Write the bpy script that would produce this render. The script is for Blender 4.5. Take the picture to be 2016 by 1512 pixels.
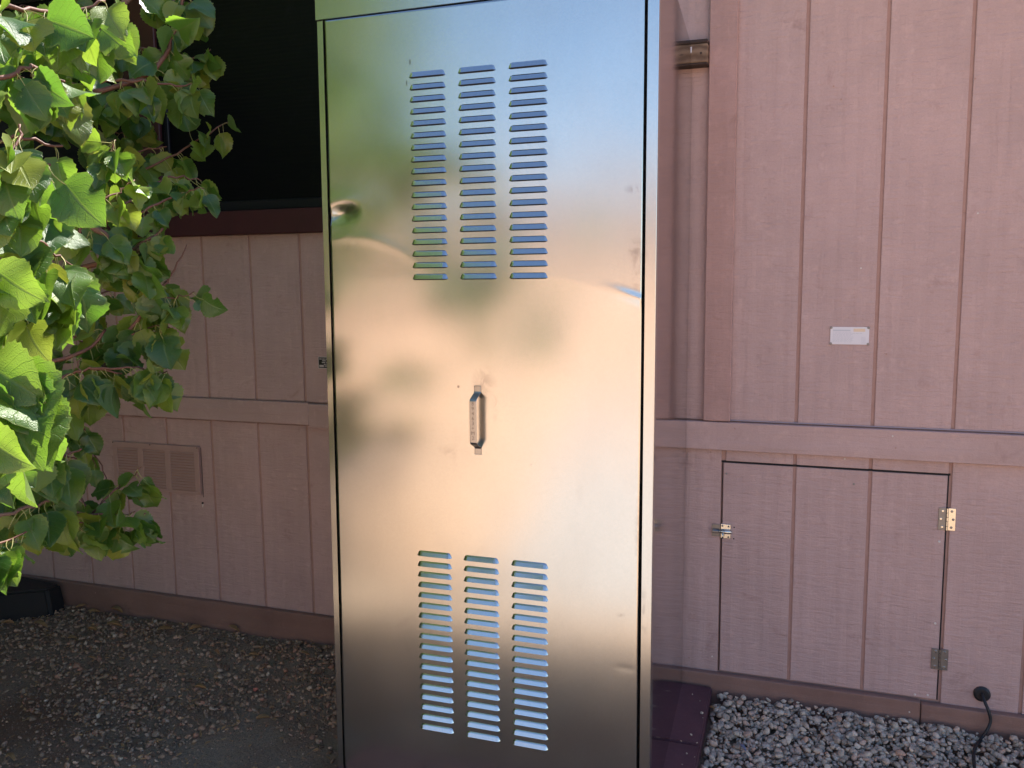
import bpy, bmesh, math, random
import numpy as np
from mathutils import Vector, Matrix, noise
random.seed(7); np.random.seed(7)
C = bpy.context.scene
for o in list(bpy.data.objects): bpy.data.objects.remove(o)
COL = C.collection
rad = math.radians

# ------------------------------------------------------------------ camera
FPX, CAMZ = 1700.0, 1.30
yaw, pitch, roll = rad(19.3626), rad(7.0487), rad(-0.6034)
cy, sy, cp, sp, cr, sr = math.cos(yaw), math.sin(yaw), math.cos(pitch), math.sin(pitch), math.cos(roll), math.sin(roll)
Fv = Vector((-sy*cp, cy*cp, -sp)); R0 = Vector((cy, sy, 0)); U0 = R0.cross(Fv)
Rv = cr*R0 + sr*U0; Uv = -sr*R0 + cr*U0
cam = bpy.data.cameras.new("camera"); co = bpy.data.objects.new("camera", cam); COL.objects.link(co)
co.matrix_world = Matrix(((Rv.x, Uv.x, -Fv.x, 0), (Rv.y, Uv.y, -Fv.y, 0), (Rv.z, Uv.z, -Fv.z, CAMZ), (0, 0, 0, 1)))
cam.sensor_width = 36; cam.lens = FPX/2016*36; cam.clip_start = .02; cam.clip_end = 2000
C.camera = co
def ray(px, py): return (px-1008)*Rv - (py-756)*Uv + FPX*Fv
def on_y(px, py, y):
    d = ray(px, py); p = d*(y/d.y); return Vector((p.x, p.y, p.z+CAMZ))
def depth(px, py, d):
    p = ray(px, py)*(d/FPX); return Vector((p.x, p.y, p.z+CAMZ))

# ------------------------------------------------------------------ light
SUN_EL, SUN_AZ = 56.0, 24.0           # behind the house, azimuth from +y towards +x
w = bpy.data.worlds.new("World"); C.world = w; w.use_nodes = True
nt = w.node_tree; nt.nodes.clear()
sky = nt.nodes.new("ShaderNodeTexSky"); sky.sky_type = 'NISHITA'; sky.sun_disc = False
sky.sun_elevation = rad(SUN_EL); sky.sun_rotation = rad(SUN_AZ); sky.air_density = 1.0; sky.dust_density = 0.0; sky.ozone_density = 3.0
bg = nt.nodes.new("ShaderNodeBackground"); bg.inputs[1].default_value = 0.085
ow = nt.nodes.new("ShaderNodeOutputWorld"); nt.links.new(sky.outputs[0], bg.inputs[0]); nt.links.new(bg.outputs[0], ow.inputs[0])
sl = bpy.data.lights.new("sun", 'SUN'); sl.energy = 4.2; sl.angle = rad(.53); sl.color = (1, .95, .87)
so = bpy.data.objects.new("sun", sl); COL.objects.link(so)
e_, a_ = rad(SUN_EL), rad(SUN_AZ)
sd = Vector((math.sin(a_)*math.cos(e_), math.cos(a_)*math.cos(e_), math.sin(e_)))
so.rotation_euler = (-sd).to_track_quat('-Z', 'Y').to_euler(); so.location = (0, 0, 12)
C.view_settings.view_transform = 'Standard'; C.view_settings.look = 'None'
C.view_settings.exposure = 1.7; C.view_settings.gamma = 1; C.view_settings.use_curve_mapping = False
C.render.engine = 'CYCLES'

# ------------------------------------------------------------------ helpers
def tag(o, label=None, cat=None, group=None, kind=None):
    if label: o['label'] = label
    if cat: o['category'] = cat
    if group: o['group'] = group
    if kind: o['kind'] = kind
    return o
def empty(name, loc=(0, 0, 0), rot=(0, 0, 0)):
    o = bpy.data.objects.new(name, None); COL.objects.link(o); o.location = loc; o.rotation_euler = rot
    o.empty_display_size = .05
    return o
def mesh(name, vs, fs, mat, parent=None, smooth=False, loc=None, mats=None, mi=None):
    me = bpy.data.meshes.new(name); me.from_pydata([tuple(v) for v in vs], [], fs)
    for m in (mats or [mat]): me.materials.append(m)
    if mi is not None: me.polygons.foreach_set('material_index', mi)
    if smooth: me.polygons.foreach_set('use_smooth', [True]*len(me.polygons))
    me.update()
    o = bpy.data.objects.new(name, me); COL.objects.link(o)
    if parent: o.parent = parent
    if loc: o.location = loc
    return o
class MB:
    def __init__(s): s.v = []; s.f = []
    def add(s, vs, fs):
        n = len(s.v); s.v += [tuple(v) for v in vs]; s.f += [tuple(i+n for i in f) for f in fs]; return s
    def box(s, x0, x1, y0, y1, z0, z1, b=0):
        if b <= 0:
            vs = [(x, y, z) for x in (x0, x1) for y in (y0, y1) for z in (z0, z1)]
            return s.add(vs, [(0,1,3,2),(4,6,7,5),(0,4,5,1),(2,3,7,6),(0,2,6,4),(1,5,7,3)])
        bm = bmesh.new(); bmesh.ops.create_cube(bm, size=1)
        for v in bm.verts: v.co = ((x0+x1)/2+v.co.x*(x1-x0), (y0+y1)/2+v.co.y*(y1-y0), (z0+z1)/2+v.co.z*(z1-z0))
        bmesh.ops.bevel(bm, geom=bm.edges[:], offset=b, segments=1, affect='EDGES')
        bm.verts.index_update()
        s.add([v.co[:] for v in bm.verts], [[v.index for v in f.verts] for f in bm.faces]); bm.free(); return s
    def tube(s, pts, radii, n=8, cap=True):
        pts = [Vector(p) for p in pts]
        if not hasattr(radii, '__len__'): radii = [radii]*len(pts)
        base = len(s.v); prev = None
        for i, p in enumerate(pts):
            t = (pts[min(i+1, len(pts)-1)]-pts[max(i-1, 0)]).normalized()
            a = prev if prev is not None else (Vector((0, 0, 1)) if abs(t.z) < .9 else Vector((1, 0, 0)))
            a = (a - t*a.dot(t)).normalized(); prev = a; b = t.cross(a)
            for k in range(n):
                th = 2*math.pi*k/n; s.v.append(tuple(p+(a*math.cos(th)+b*math.sin(th))*radii[i]))
        for i in range(len(pts)-1):
            for k in range(n):
                s.f.append((base+i*n+k, base+i*n+(k+1) % n, base+(i+1)*n+(k+1) % n, base+(i+1)*n+k))
        if cap:
            s.f.append(tuple(base+k for k in range(n))[::-1]); s.f.append(tuple(base+(len(pts)-1)*n+k for k in range(n)))
        return s
    def disc(s, c, r, y0, y1, n=20, dome=0):   # cylinder along y
        cx, cz = c; b = len(s.v)
        for (yy, rr) in ((y1, r), (y0+dome, r), (y0, r*(.75 if dome else 1))):
            for k in range(n):
                th = 2*math.pi*k/n; s.v.append((cx+rr*math.cos(th), yy, cz+rr*math.sin(th)))
        for j in range(2):
            for k in range(n): s.f.append((b+j*n+k, b+j*n+(k+1) % n, b+(j+1)*n+(k+1) % n, b+(j+1)*n+k))
        s.f.append(tuple(b+2*n+k for k in range(n))); return s
    def build(s, name, mat, parent=None, smooth=False): return mesh(name, s.v, s.f, mat, parent, smooth)

# ------------------------------------------------------------------ materials
class NT:
    def __init__(s, name):
        s.m = bpy.data.materials.new(name); s.m.use_nodes = True; s.t = s.m.node_tree; s.t.nodes.clear()
        s.out = s.n("ShaderNodeOutputMaterial")
    def n(s, typ, **k):
        nd = s.t.nodes.new(typ)
        for a, b in k.items():
            if a.startswith('i_'):
                key = a[2:]; key = int(key) if key.isdigit() else key.replace('_', ' ')
                nd.inputs[key].default_value = b
            else: setattr(nd, a, b)
        return nd
    def l(s, a, b): s.t.links.new(a, b)
    def coord(s, scale=(1, 1, 1), kind='Object', rnd=False):
        tc = s.n("ShaderNodeTexCoord"); mp = s.n("ShaderNodeMapping"); mp.inputs['Scale'].default_value = scale
        s.l(tc.outputs[kind], mp.inputs[0])
        if rnd:
            oi = s.n("ShaderNodeObjectInfo"); mu = s.n("ShaderNodeVectorMath", operation='SCALE'); mu.inputs[0].default_value = (31, 17, 47)
            s.l(oi.outputs['Random'], mu.inputs['Scale']); s.l(mu.outputs[0], mp.inputs['Location'])
        return mp.outputs[0]
    def noise(s, vec, scale, detail=4, rough=.5, dist=0):
        nd = s.n("ShaderNodeTexNoise"); nd.inputs['Scale'].default_value = scale; nd.inputs['Detail'].default_value = detail
        nd.inputs['Roughness'].default_value = rough; nd.inputs['Distortion'].default_value = dist; s.l(vec, nd.inputs['Vector']); return nd.outputs[0]
    def ramp(s, fac, stops):
        r = s.n("ShaderNodeValToRGB"); el = r.color_ramp.elements
        while len(el) > 1: el.remove(el[-1])
        el[0].position = stops[0][0]; el[0].color = (*stops[0][1], 1) if hasattr(stops[0][1], '__len__') else (stops[0][1],)*3+(1,)
        for p, c in stops[1:]:
            e = el.new(p); e.color = (*c, 1) if hasattr(c, '__len__') else (c, c, c, 1)
        s.l(fac, r.inputs[0]); return r.outputs[0]
    def mix(s, fac, a, b, mode='MIX'):
        m = s.n("ShaderNodeMix", data_type='RGBA', blend_type=mode)
        for sock, v in ((m.inputs[0], fac), (m.inputs[6], a), (m.inputs[7], b)):
            if hasattr(v, 'node'): s.l(v, sock)
            elif hasattr(v, '__len__'): sock.default_value = (*v, 1)
            else: sock.default_value = v
        return m.outputs[2]
    def math(s, op, a, b=0):
        m = s.n("ShaderNodeMath", operation=op)
        for sock, v in ((m.inputs[0], a), (m.inputs[1], b)):
            if hasattr(v, 'node'): s.l(v, sock)
            else: sock.default_value = v
        return m.outputs[0]
    def bump(s, h, strength=.3, dist=.002, prev=None):
        b = s.n("ShaderNodeBump"); b.inputs['Strength'].default_value = strength; b.inputs['Distance'].default_value = dist
        s.l(h, b.inputs['Height'])
        if prev is not None: s.l(prev, b.inputs['Normal'])
        return b.outputs[0]
    def pbr(s, col, rough=.6, metal=0, normal=None, spec=.5, **k):
        p = s.n("ShaderNodeBsdfPrincipled")
        for key, v in (('Base Color', col), ('Roughness', rough), ('Metallic', metal), ('Specular IOR Level', spec)):
            if hasattr(v, 'node'): s.l(v, p.inputs[key])
            else: p.inputs[key].default_value = (*v, 1) if hasattr(v, '__len__') else v
        if normal is not None: s.l(normal, p.inputs['Normal'])
        s.l(p.outputs[0], s.out.inputs[0]); s.p = p; return s.m

def mat_siding(name, base, dirt, axis='Z', bump=.5, fine=(1, 1, 1)):
    t = NT(name)
    st = (16, 16, 1.1) if axis == 'Z' else (1.1, 16, 16)
    g = t.coord(st, rnd=True); o = t.coord((1, 1, 1), rnd=True)
    warp = t.noise(o, 3.0, 2)
    grain = t.noise(g, 4.0, 5, .62, .9)
    rings = t.n("ShaderNodeTexWave", wave_type='BANDS', bands_direction='X' if axis == 'Z' else 'Z')
    rings.inputs['Scale'].default_value = 1.3; rings.inputs['Distortion'].default_value = 9; rings.inputs['Detail'].default_value = 3; rings.inputs['Detail Scale'].default_value = .8
    t.l(t.coord((5, 5, .35) if axis == 'Z' else (.35, 5, 5), rnd=True), rings.inputs['Vector'])
    cross = t.noise(t.coord((14, 14, 90) if axis == 'Z' else (90, 14, 14), rnd=True), 1.0, 3, .6, .6)
    speck = t.noise(o, 260, 3, .7)
    blot = t.noise(o, 4.5, 5, .6)
    c = t.mix(t.ramp(blot, [(.34, 0), (.72, 1)]), base, dirt)
    c = t.mix(t.ramp(speck, [(.35, .16), (.6, 0)]), c, tuple(v*.62 for v in base))
    c = t.mix(t.ramp(t.noise(o, 28, 3, .7), [(.56, 0), (.72, .35)]), c, tuple(v*1.16 for v in base))
    c = t.mix(t.ramp(t.noise(o, 11, 4, .7, .5), [(.60, 0), (.74, .5)]), c, (base[0]*.62, base[1]*.55, base[2]*.52))
    c = t.mix(t.ramp(grain, [(.28, .08), (.46, 0)]), c, tuple(v*.62 for v in base))
    c = t.mix(t.ramp(cross, [(.25, .14), (.42, 0)]), c, tuple(v*.62 for v in base))
    n1 = t.bump(grain, bump*.5, .004)
    n2 = t.bump(cross, bump*(.9 if axis == 'Z' else .12), .004, n1)
    n3 = t.bump(rings.outputs[0], bump*.3, .0035, n2)
    n4 = t.bump(speck, bump*.7, .0012, n3)
    return t.pbr(c, .55, 0, n4, .35)
M = {}
PAINT = (.56, .38, .35); PAINT2 = (.475, .325, .30)
M['siding'] = mat_siding('painted_siding', PAINT, PAINT2, bump=1.0)
M['trimv'] = mat_siding('painted_trim_vertical', (.50, .305, .27), (.39, .24, .215), bump=.8)
M['trimh'] = mat_siding('painted_trim_horizontal', (.55, .375, .345), (.46, .31, .28), axis='X', bump=1.2)
M['skirt'] = mat_siding('painted_skirt_board', (.30, .175, .14), (.22, .125, .10), axis='X', bump=.7)
t = NT('groove_paint'); M['groove'] = t.pbr(t.mix(t.noise(t.coord(), 60, 3), (.50, .31, .26), (.38, .22, .18)), .75)
t = NT('grey_caulk'); M['caulk'] = t.pbr((.36, .30, .34), .6)
t = NT('vent_paint'); M['ventp'] = t.pbr(t.mix(t.noise(t.coord(), 20, 3), (.48, .315, .28), (.41, .265, .235)), .5)
t = NT('maroon_paint'); o_ = t.coord(rnd=True)
M['maroon'] = t.pbr(t.mix(t.noise(o_, 12, 5, .6), (.075, .016, .022), (.045, .010, .014)), .5, 0, t.bump(t.noise(t.coord((4, 30, 30)), 6, 4), .2, .001))
t = NT('maroon_slab'); o_ = t.coord(rnd=True)
c = t.mix(t.ramp(t.noise(o_, 9, 6, .7), [(.35, 0), (.7, 1)]), (.125, .048, .060), (.085, .033, .044))
c = t.mix(t.ramp(t.noise(o_, 90, 3, .7), [(.62, 0), (.75, .5)]), c, (.2, .13, .13))
M['slab'] = t.pbr(c, .62, 0, t.bump(t.noise(o_, 60, 6, .75), .8, .003))
K_ = .9554
def mat_metal(name, rough=.2, base=(.66, .64, .61), big=.0, fine=.12):
    t = NT(name); o = t.coord()
    sp_ = t.n("ShaderNodeTexVoronoi"); sp_.inputs['Scale'].default_value = 130; t.l(o, sp_.inputs['Vector'])
    sg = t.noise(o, 350, 2, .6)
    bl = t.noise(t.coord((1, 1, .5)), 5, 5, .6)
    c = t.mix(t.ramp(bl, [(.3, 0), (.75, 1)]), base, tuple(v*.9 for v in base))
    c = t.mix(t.ramp(sp_.outputs['Distance'], [(0, .0), (1, .25)]), c, tuple(v*.8 for v in base))
    # dull scuffs and fine dirt
    c = t.mix(t.ramp(t.noise(t.coord((1, 1, .7)), 9, 4, .6, .8), [(.62, 0), (.85, .35)]), c, (.42, .38, .38))
    if big == 1:
        wob = t.noise(o, 22, 4, .7, 1.0)
        for (uu, vv, ru, rv, am) in ((-.43, .985, .035, .045, .5), (-.40, .93, .012, .05, .4), (-.046, 1.30, .03, .035, .6), (-.05, 1.445, .028, .012, .6), (-.045, 1.245, .012, .05, .45), (-.53, .80, .06, .02, .3), (-.80, 1.33, .05, .02, .3), (-.035, .63, .01, .12, .35), (-.02, .42, .012, .10, .5), (-.30, .78, .01, .006, .8), (-.50, .97, .004, .004, 1), (-.075, .42, .012, .008, .6), (-.62, 1.78, .003, .008, .9), (-.63, 1.73, .002, .008, .9)):
            mp = t.n("ShaderNodeMapping"); mp.inputs['Location'].default_value = (-uu*K_/ru, 0, -vv*K_/rv); mp.inputs['Scale'].default_value = (1/ru, 0, 1/rv); t.l(o, mp.inputs[0])
            ln = t.n("ShaderNodeVectorMath", operation='LENGTH'); t.l(mp.outputs[0], ln.inputs[0])
            f = t.math('MULTIPLY', t.ramp(ln.outputs['Value'], [(0, 1), (1, 0)]), t.ramp(wob, [(.44, 0), (.56, am)])) if ru > .005 else t.ramp(ln.outputs['Value'], [(.6, am), (1, 0)])
            c = t.mix(f, c, (.26, .22, .22))
    r = t.mix(t.ramp(t.noise(o, 4, 2, .5), [(.3, 0), (.75, 1)]), (rough*.92,)*3, (rough*1.12,)*3)
    n = t.bump(t.noise(t.coord((1, 1, .6)), 3.2, 2, .4), .35, .0030*big) if big else None
    n = t.bump(sg, fine, .0004, n)
    c = t.mix(t.ramp(sg, [(.42, .16), (.58, 0)]), c, tuple(v*.72 for v in base))
    return t.pbr(c, r, 1, n)
M['metal'] = mat_metal('galvanised_sheet', .215, big=1, fine=.07)
M['metal_side'] = mat_metal('galvanised_sheet_side', .10, base=(.56, .55, .56), big=.35, fine=.06)
M['louvre'] = mat_metal('galvanised_louvre', .16, base=(.62, .62, .62), fine=.05)
M['bright'] = mat_metal('zinc_plated_steel', .22, base=(.72, .70, .64), fine=.15)
M['pull'] = mat_metal('worn_pull_steel', .3, base=(.46, .43, .41), fine=.15)
t = NT('dark_steel'); M['steel'] = t.pbr(t.mix(t.noise(t.coord(), 60, 4), (.18, .18, .19), (.34, .33, .32)), .42, .9)
t = NT('dark_gap'); M['dark'] = t.pbr((.012, .011, .012), .8)
t = NT('black_rubber'); M['rubber'] = t.pbr((.012, .012, .015), .5, 0, t.bump(t.noise(t.coord(), 200, 3), .2, .0005))
t = NT('black_plastic'); M['plastic'] = t.pbr(t.mix(t.noise(t.coord(), 25, 5), (.004, .0045, .006), (.008, .008, .010)), .6, 0, t.bump(t.noise(t.coord(), 90, 5), .5, .002))
t = NT('solar_screen')
wv = t.n("ShaderNodeTexWave", wave_type='BANDS', bands_direction='Z'); wv.inputs['Scale'].default_value = 22; wv.inputs['Distortion'].default_value = 1.5; wv.inputs['Detail'].default_value = 1; t.l(t.coord(), wv.inputs['Vector'])
M['screen'] = t.pbr(t.mix(t.ramp(t.noise(t.coord(), 14, 5, .7), [(.6, 0), (.85, .5)]), (.0035, .0035, .0055), (.018, .018, .022)), .38, 0, t.bump(wv.outputs[0], .35, .001), .16)
t = NT('screen_frame'); M['sframe'] = t.pbr((.012, .012, .016), .4, spec=.3)
t = NT('weathered_wood')
wv = t.n("ShaderNodeTexWave", wave_type='BANDS', bands_direction='Z'); wv.inputs['Scale'].default_value = 14; wv.inputs['Distortion'].default_value = 5; wv.inputs['Detail'].default_value = 3; wv.inputs['Detail Scale'].default_value = 1.5; t.l(t.coord((1, 1, 1)), wv.inputs['Vector'])
M['wood'] = t.pbr(t.mix(wv.outputs[0], (.13, .075, .045), (.26, .17, .11)), .75, 0, t.bump(wv.outputs[0], .4, .002))
t = NT('wood_end'); M['wood_dark'] = t.pbr((.05, .03, .024), .8)
t = NT('white_plate'); M['white'] = t.pbr((.72, .70, .74), .25, .0)
t = NT('plate_print'); M['print'] = t.pbr((.52, .53, .59), .3)
t = NT('plate_gold'); M['gold'] = t.pbr((.74, .58, .42), .3)
t = NT('sticker_black'); M['sblack'] = t.pbr((.008, .008, .008), .4)
t = NT('sticker_white'); M['swhite'] = t.pbr((.5, .46, .46), .4)
t = NT('bare_primer'); M['primer'] = t.pbr((.66, .60, .55), .6)
t = NT('stamp_ink'); M['stamp'] = t.pbr((.17, .13, .11), .5)

def mat_stone(name, cols, soil=False):
    t = NT(name)
    at = t.n("ShaderNodeAttribute"); at.attribute_name = 'var'
    o = t.coord()
    c = t.ramp(at.outputs['Fac'], cols)
    c = t.mix(t.ramp(t.noise(o, 130, 5, .75), [(.42, 0), (.7, .5)]), c, (.14, .12, .11))
    c = t.mix(t.ramp(t.noise(o, 210, 3, .7), [(.60, 0), (.70, .6)]), c, (.52, .50, .47))
    return t.pbr(c, .8, 0, t.bump(t.noise(o, 240, 4, .7), .6, .002), .3)
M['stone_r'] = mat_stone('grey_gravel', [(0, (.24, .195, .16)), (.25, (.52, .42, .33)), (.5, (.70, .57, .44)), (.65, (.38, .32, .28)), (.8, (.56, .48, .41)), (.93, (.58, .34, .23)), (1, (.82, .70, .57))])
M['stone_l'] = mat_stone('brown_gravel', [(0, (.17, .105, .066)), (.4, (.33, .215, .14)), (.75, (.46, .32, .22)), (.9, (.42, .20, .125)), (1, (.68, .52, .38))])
t = NT('soil'); o_ = t.coord()
c = t.mix(t.ramp(t.noise(o_, 1.8, 5, .6), [(.4, 0), (.62, 1)]), (.36, .27, .20), (.25, .14, .09))
c = t.mix(t.ramp(t.noise(o_, 70, 5, .75), [(.45, 0), (.7, .7)]), c, (.20, .175, .15))
c = t.mix(t.ramp(t.noise(o_, 190, 3, .75), [(.3, .6), (.5, 0)]), c, (.06, .045, .035))
M['soil'] = t.pbr(c, .95, 0, t.bump(t.noise(o_, 60, 8, .75), .9, .012), .2)
t = NT('yard_gravel'); o_ = t.coord()
c = t.mix(t.noise(o_, 25, 4, .7), (.58, .38, .245), (.48, .315, .20))
c = t.mix(t.ramp(t.noise(o_, .5, 4, .6), [(.45, 0), (.6, .6)]), c, (.44, .36, .28))
M['yard'] = t.pbr(c, .95, 0, t.bump(t.noise(o_, 60, 5), .6, .01), .2)
t = NT('pale_concrete'); M['conc'] = t.pbr(t.mix(t.noise(t.coord(), 4, 5), (.40, .395, .39), (.34, .335, .33)), .85)
t = NT('neighbour_paint'); M['nb'] = t.pbr(t.mix(t.noise(t.coord(), 3, 3), (.60, .42, .30), (.53, .375, .27)), .8)
t = NT('neighbour_roof'); M['nbroof'] = t.pbr(t.mix(t.noise(t.coord(), 8, 4), (.40, .37, .33), (.33, .30, .27)), .85)
t = NT('neighbour_glass'); M['nbglass'] = t.pbr((.03, .035, .04), .1)
t = NT('shingle'); M['shingle'] = t.pbr(t.mix(t.noise(t.coord(), 30, 4), (.12, .10, .09), (.2, .17, .15)), .9)
t = NT('bark'); o_ = t.coord((1, 1, 1))
M['bark'] = t.pbr(t.mix(t.noise(o_, 90, 4, .7), (.11, .055, .04), (.22, .13, .10)), .8, 0, t.bump(t.noise(o_, 150, 4), .6, .002))
t = NT('twig_bark'); M['twig'] = t.pbr(t.mix(t.noise(t.coord(), 60, 4, .7), (.10, .032, .022), (.19, .085, .055)), .6, 0, t.bump(t.noise(t.coord(), 200, 3), .5, .0015))

def mat_leaf(name, tone=1.0):
    t = NT(name)
    oi = t.n("ShaderNodeObjectInfo"); at = t.n("ShaderNodeAttribute"); at.attribute_name = 'var'
    rv = t.math('FRACT', t.math('ADD', oi.outputs['Random'], at.outputs['Fac']))
    uv = t.n("ShaderNodeUVMap"); sep = t.n("ShaderNodeSeparateXYZ"); t.l(uv.outputs[0], sep.inputs[0])
    # uv.x = signed position across the blade (-1..1 -> 0..1), uv.y along it
    ax = t.math('ABSOLUTE', t.math('SUBTRACT', t.math('MULTIPLY', sep.outputs[0], 2), 1))
    mid = t.ramp(ax, [(0, 1), (.045, .7), (.075, 0)])
    ph = t.math('SUBTRACT', sep.outputs[1], t.math('MULTIPLY', ax, .32))
    lat = t.math('ABSOLUTE', t.math('SUBTRACT', t.math('FRACT', t.math('MULTIPLY', ph, 7.5)), .5))
    lat = t.ramp(lat, [(0, .55), (.07, 0)])
    vein = t.math('MAXIMUM', mid, lat)
    green = t.ramp(rv, [(0, (.028, .082, .018)), (.3, (.050, .118, .022)), (.58, (.090, .165, .026)), (.80, (.16, .22, .035)), (.96, (.24, .26, .04)), (1, (.05, .12, .03))])
    tran = t.ramp(rv, [(0, (.16, .36, .03)), (.5, (.28, .50, .04)), (.88, (.38, .58, .05)), (1, (.38, .40, .04))])
    spot = t.ramp(t.noise(t.coord(rnd=True), 55, 3, .6), [(.66, 0), (.72, .5)])
    green = t.mix(spot, green, (.30, .20, .08))
    edge = t.ramp(ax, [(.88, 0), (1, .45)])
    green = t.mix(edge, green, (.26, .28, .06))
    green = t.mix(t.math('MULTIPLY', vein, .35), green, (.28, .36, .12))
    geo = t.n("ShaderNodeNewGeometry")
    green = t.mix(t.math('MULTIPLY', geo.outputs['Backfacing'], .55), green, (.17, .25, .10))
    n = t.bump(t.math('MULTIPLY', vein, -1), .5, .0015); n = t.bump(t.noise(t.coord(rnd=True), 45, 3), .35, .003, n)
    p = t.n("ShaderNodeBsdfPrincipled"); t.l(green, p.inputs['Base Color']); p.inputs['Roughness'].default_value = .38; p.inputs['Specular IOR Level'].default_value = .75; t.l(n, p.inputs['Normal'])
    tr = t.n("ShaderNodeBsdfTranslucent"); t.l(t.mix(t.math('MULTIPLY', vein, .6), tran, (.14, .2, .02)), tr.inputs[0]); t.l(n, tr.inputs['Normal'])
    mx = t.n("ShaderNodeMixShader"); mx.inputs[0].default_value = .40; t.l(p.outputs[0], mx.inputs[1]); t.l(tr.outputs[0], mx.inputs[2]); t.l(mx.outputs[0], t.out.inputs[0])
    return t.m
M['leaf'] = mat_leaf('leaf_green')
t = NT('petiole'); M['petiole'] = t.pbr((.36, .34, .12), .5)
t = NT('dry_leaf'); o_ = t.coord(rnd=True); M['dry'] = t.pbr(t.mix(t.noise(o_, 20, 4), (.52, .31, .14), (.36, .20, .09)), .7)
t = NT('pale_dry_leaf'); M['pale'] = t.pbr(t.mix(t.noise(t.coord(), 30, 4), (.52, .42, .30), (.40, .31, .2)), .65)
t = NT('blue_grey_leaf'); M['bluel'] = t.pbr(t.mix(t.noise(t.coord(), 30, 4), (.27, .27, .37), (.22, .22, .3)), .6)
t = NT('red_chip'); M['redchip'] = t.pbr((.38, .14, .11), .8)

# ------------------------------------------------------------------ ground
WY = 2.588                                   # face of the siding
def smooth(a, b, x):
    x = min(1, max(0, (x-a)/(b-a))); return x*x*(3-2*x)
def gz(x, y):                                # ground height
    s = -.075*smooth(2.6, 1.9, y) - .035*smooth(1.9, .8, y)
    if -4.5 < x < 2.5 and y > -1.2:
        s += .010*noise.noise(Vector((x*2.3, y*2.3, 0))) + .005*noise.noise(Vector((x*8, y*8, 3)))
    return s
def sheet(name, x0, x1, y0, y1, nx, ny, mat, dz=0):
    vs = []; fs = []
    for j in range(ny+1):
        for i in range(nx+1):
            x = x0+(x1-x0)*i/nx; y = y0+(y1-y0)*j/ny; vs.append((x, y, gz(x, y)+dz))
    for j in range(ny):
        for i in range(nx):
            a = j*(nx+1)+i; fs.append((a, a+1, a+nx+2, a+nx+1))
    return mesh(name, vs, fs, mat, smooth=True)
def quad(name, x0, x1, y0, y1, z, mat): return mesh(name, [(x0, y0, z), (x1, y0, z), (x1, y1, z), (x0, y1, z)], [(0, 1, 2, 3)], mat)
tag(sheet('soil_bed', -4.6, 2.6, .62, 2.75, 180, 70, M['soil']), kind='structure')
g = mesh('ground', [(-900, -900, -.128), (900, -900, -.128), (900, 900, -.128), (-900, 900, -.128)], [(0, 1, 2, 3)], M['yard']); tag(g, kind='structure')
tag(mesh('driveway', [(-1.45, .2, -.122), (-.45, .2, -.122), (-1.35, -8.1, -.122), (-3.0, -8.1, -.122)], [(0, 3, 2, 1)], M['conc']), kind='structure')

# gravel: thousands of small stones joined in one object
def ico():
    bm = bmesh.new(); bmesh.ops.create_icosphere(bm, subdivisions=2, radius=1)
    v = np.array([x.co[:] for x in bm.verts]); f = np.array([[q.index for q in p.verts] for p in bm.faces]); bm.free(); return v, f
IV, IF = ico()
SH = []
for k in range(14):
    v = IV.copy(); r = np.array([1+.38*noise.noise(Vector(tuple(p*1.1+k*7.3)))+.16*noise.noise(Vector(tuple(p*2.6+k*3.1))) for p in v]); v = v*r[:, None]
    for _ in range(7):                       # chip flat facets
        n = np.random.normal(size=3); n /= np.linalg.norm(n); d = v@n; c = .62; m = d > c; v[m] -= np.outer(d[m]-c, n)
    v *= np.array([1, random.uniform(.6, .95), random.uniform(.5, .8)]); SH.append(v)
def gravel(name, pts, mat):
    vs = []; fs = []; va = []; n = 0
    for (x, y, z, s, q) in pts:
        v = SH[random.randrange(14)]*s
        R = np.array(Matrix.Rotation(random.uniform(0, 6.28), 3, 'Z') @ Matrix.Rotation(random.uniform(-.6, .6), 3, 'X') @ Matrix.Rotation(random.uniform(-.6, .6), 3, 'Y'))
        vs.append(v@R.T+np.array([x, y, z])); fs.append(IF+n); va.append(np.full(len(v), q)); n += len(v)
    V_ = np.concatenate(vs); F_ = np.concatenate(fs)
    me = bpy.data.meshes.new(name); me.vertices.add(len(V_)); me.vertices.foreach_set('co', V_.astype(np.float32).ravel())
    me.loops.add(F_.size); me.loops.foreach_set('vertex_index', F_.astype(np.int32).ravel())
    me.polygons.add(len(F_)); me.polygons.foreach_set('loop_start', np.arange(0, F_.size, 3, dtype=np.int32))
    me.update(); me.validate()
    a = me.attributes.new('var', 'FLOAT', 'POINT'); a.data.foreach_set('value', np.concatenate(va).astype(np.float32))
    me.materials.append(mat); o = bpy.data.objects.new(name, me); COL.objects.link(o); return o
PX0, PX1 = -1.195, -.262                     # painted slab under the cabinet
def on_slab(x, y): return PX0-.01 < x < PX1+.012 and 1.3 < y < 2.6
pts = []
random.seed(11)
x = -.27
for _ in range(12000):
    x = random.uniform(-.26, .95); y = random.uniform(1.75, WY-.035)
    if on_slab(x, y): continue
    s = random.choice([.005, .006, .008, .009, .011, .013])*random.uniform(.8, 1.15)
    heap = .022*smooth(2.35, 2.56, y)*random.uniform(.6, 1.1)
    pts.append((x, y, gz(x, y)+s*.3+random.uniform(0, .020)+heap, s, random.random()))
for _ in range(16):
    x = PX1-abs(random.gauss(0, .035)); y = random.uniform(1.85, 2.54); s = random.uniform(.002, .006)
    pts.append((x, y, .055-.116*(2.555-y)+s*.5, s, random.random()))
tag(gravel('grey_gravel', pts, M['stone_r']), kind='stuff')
pts = []
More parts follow.
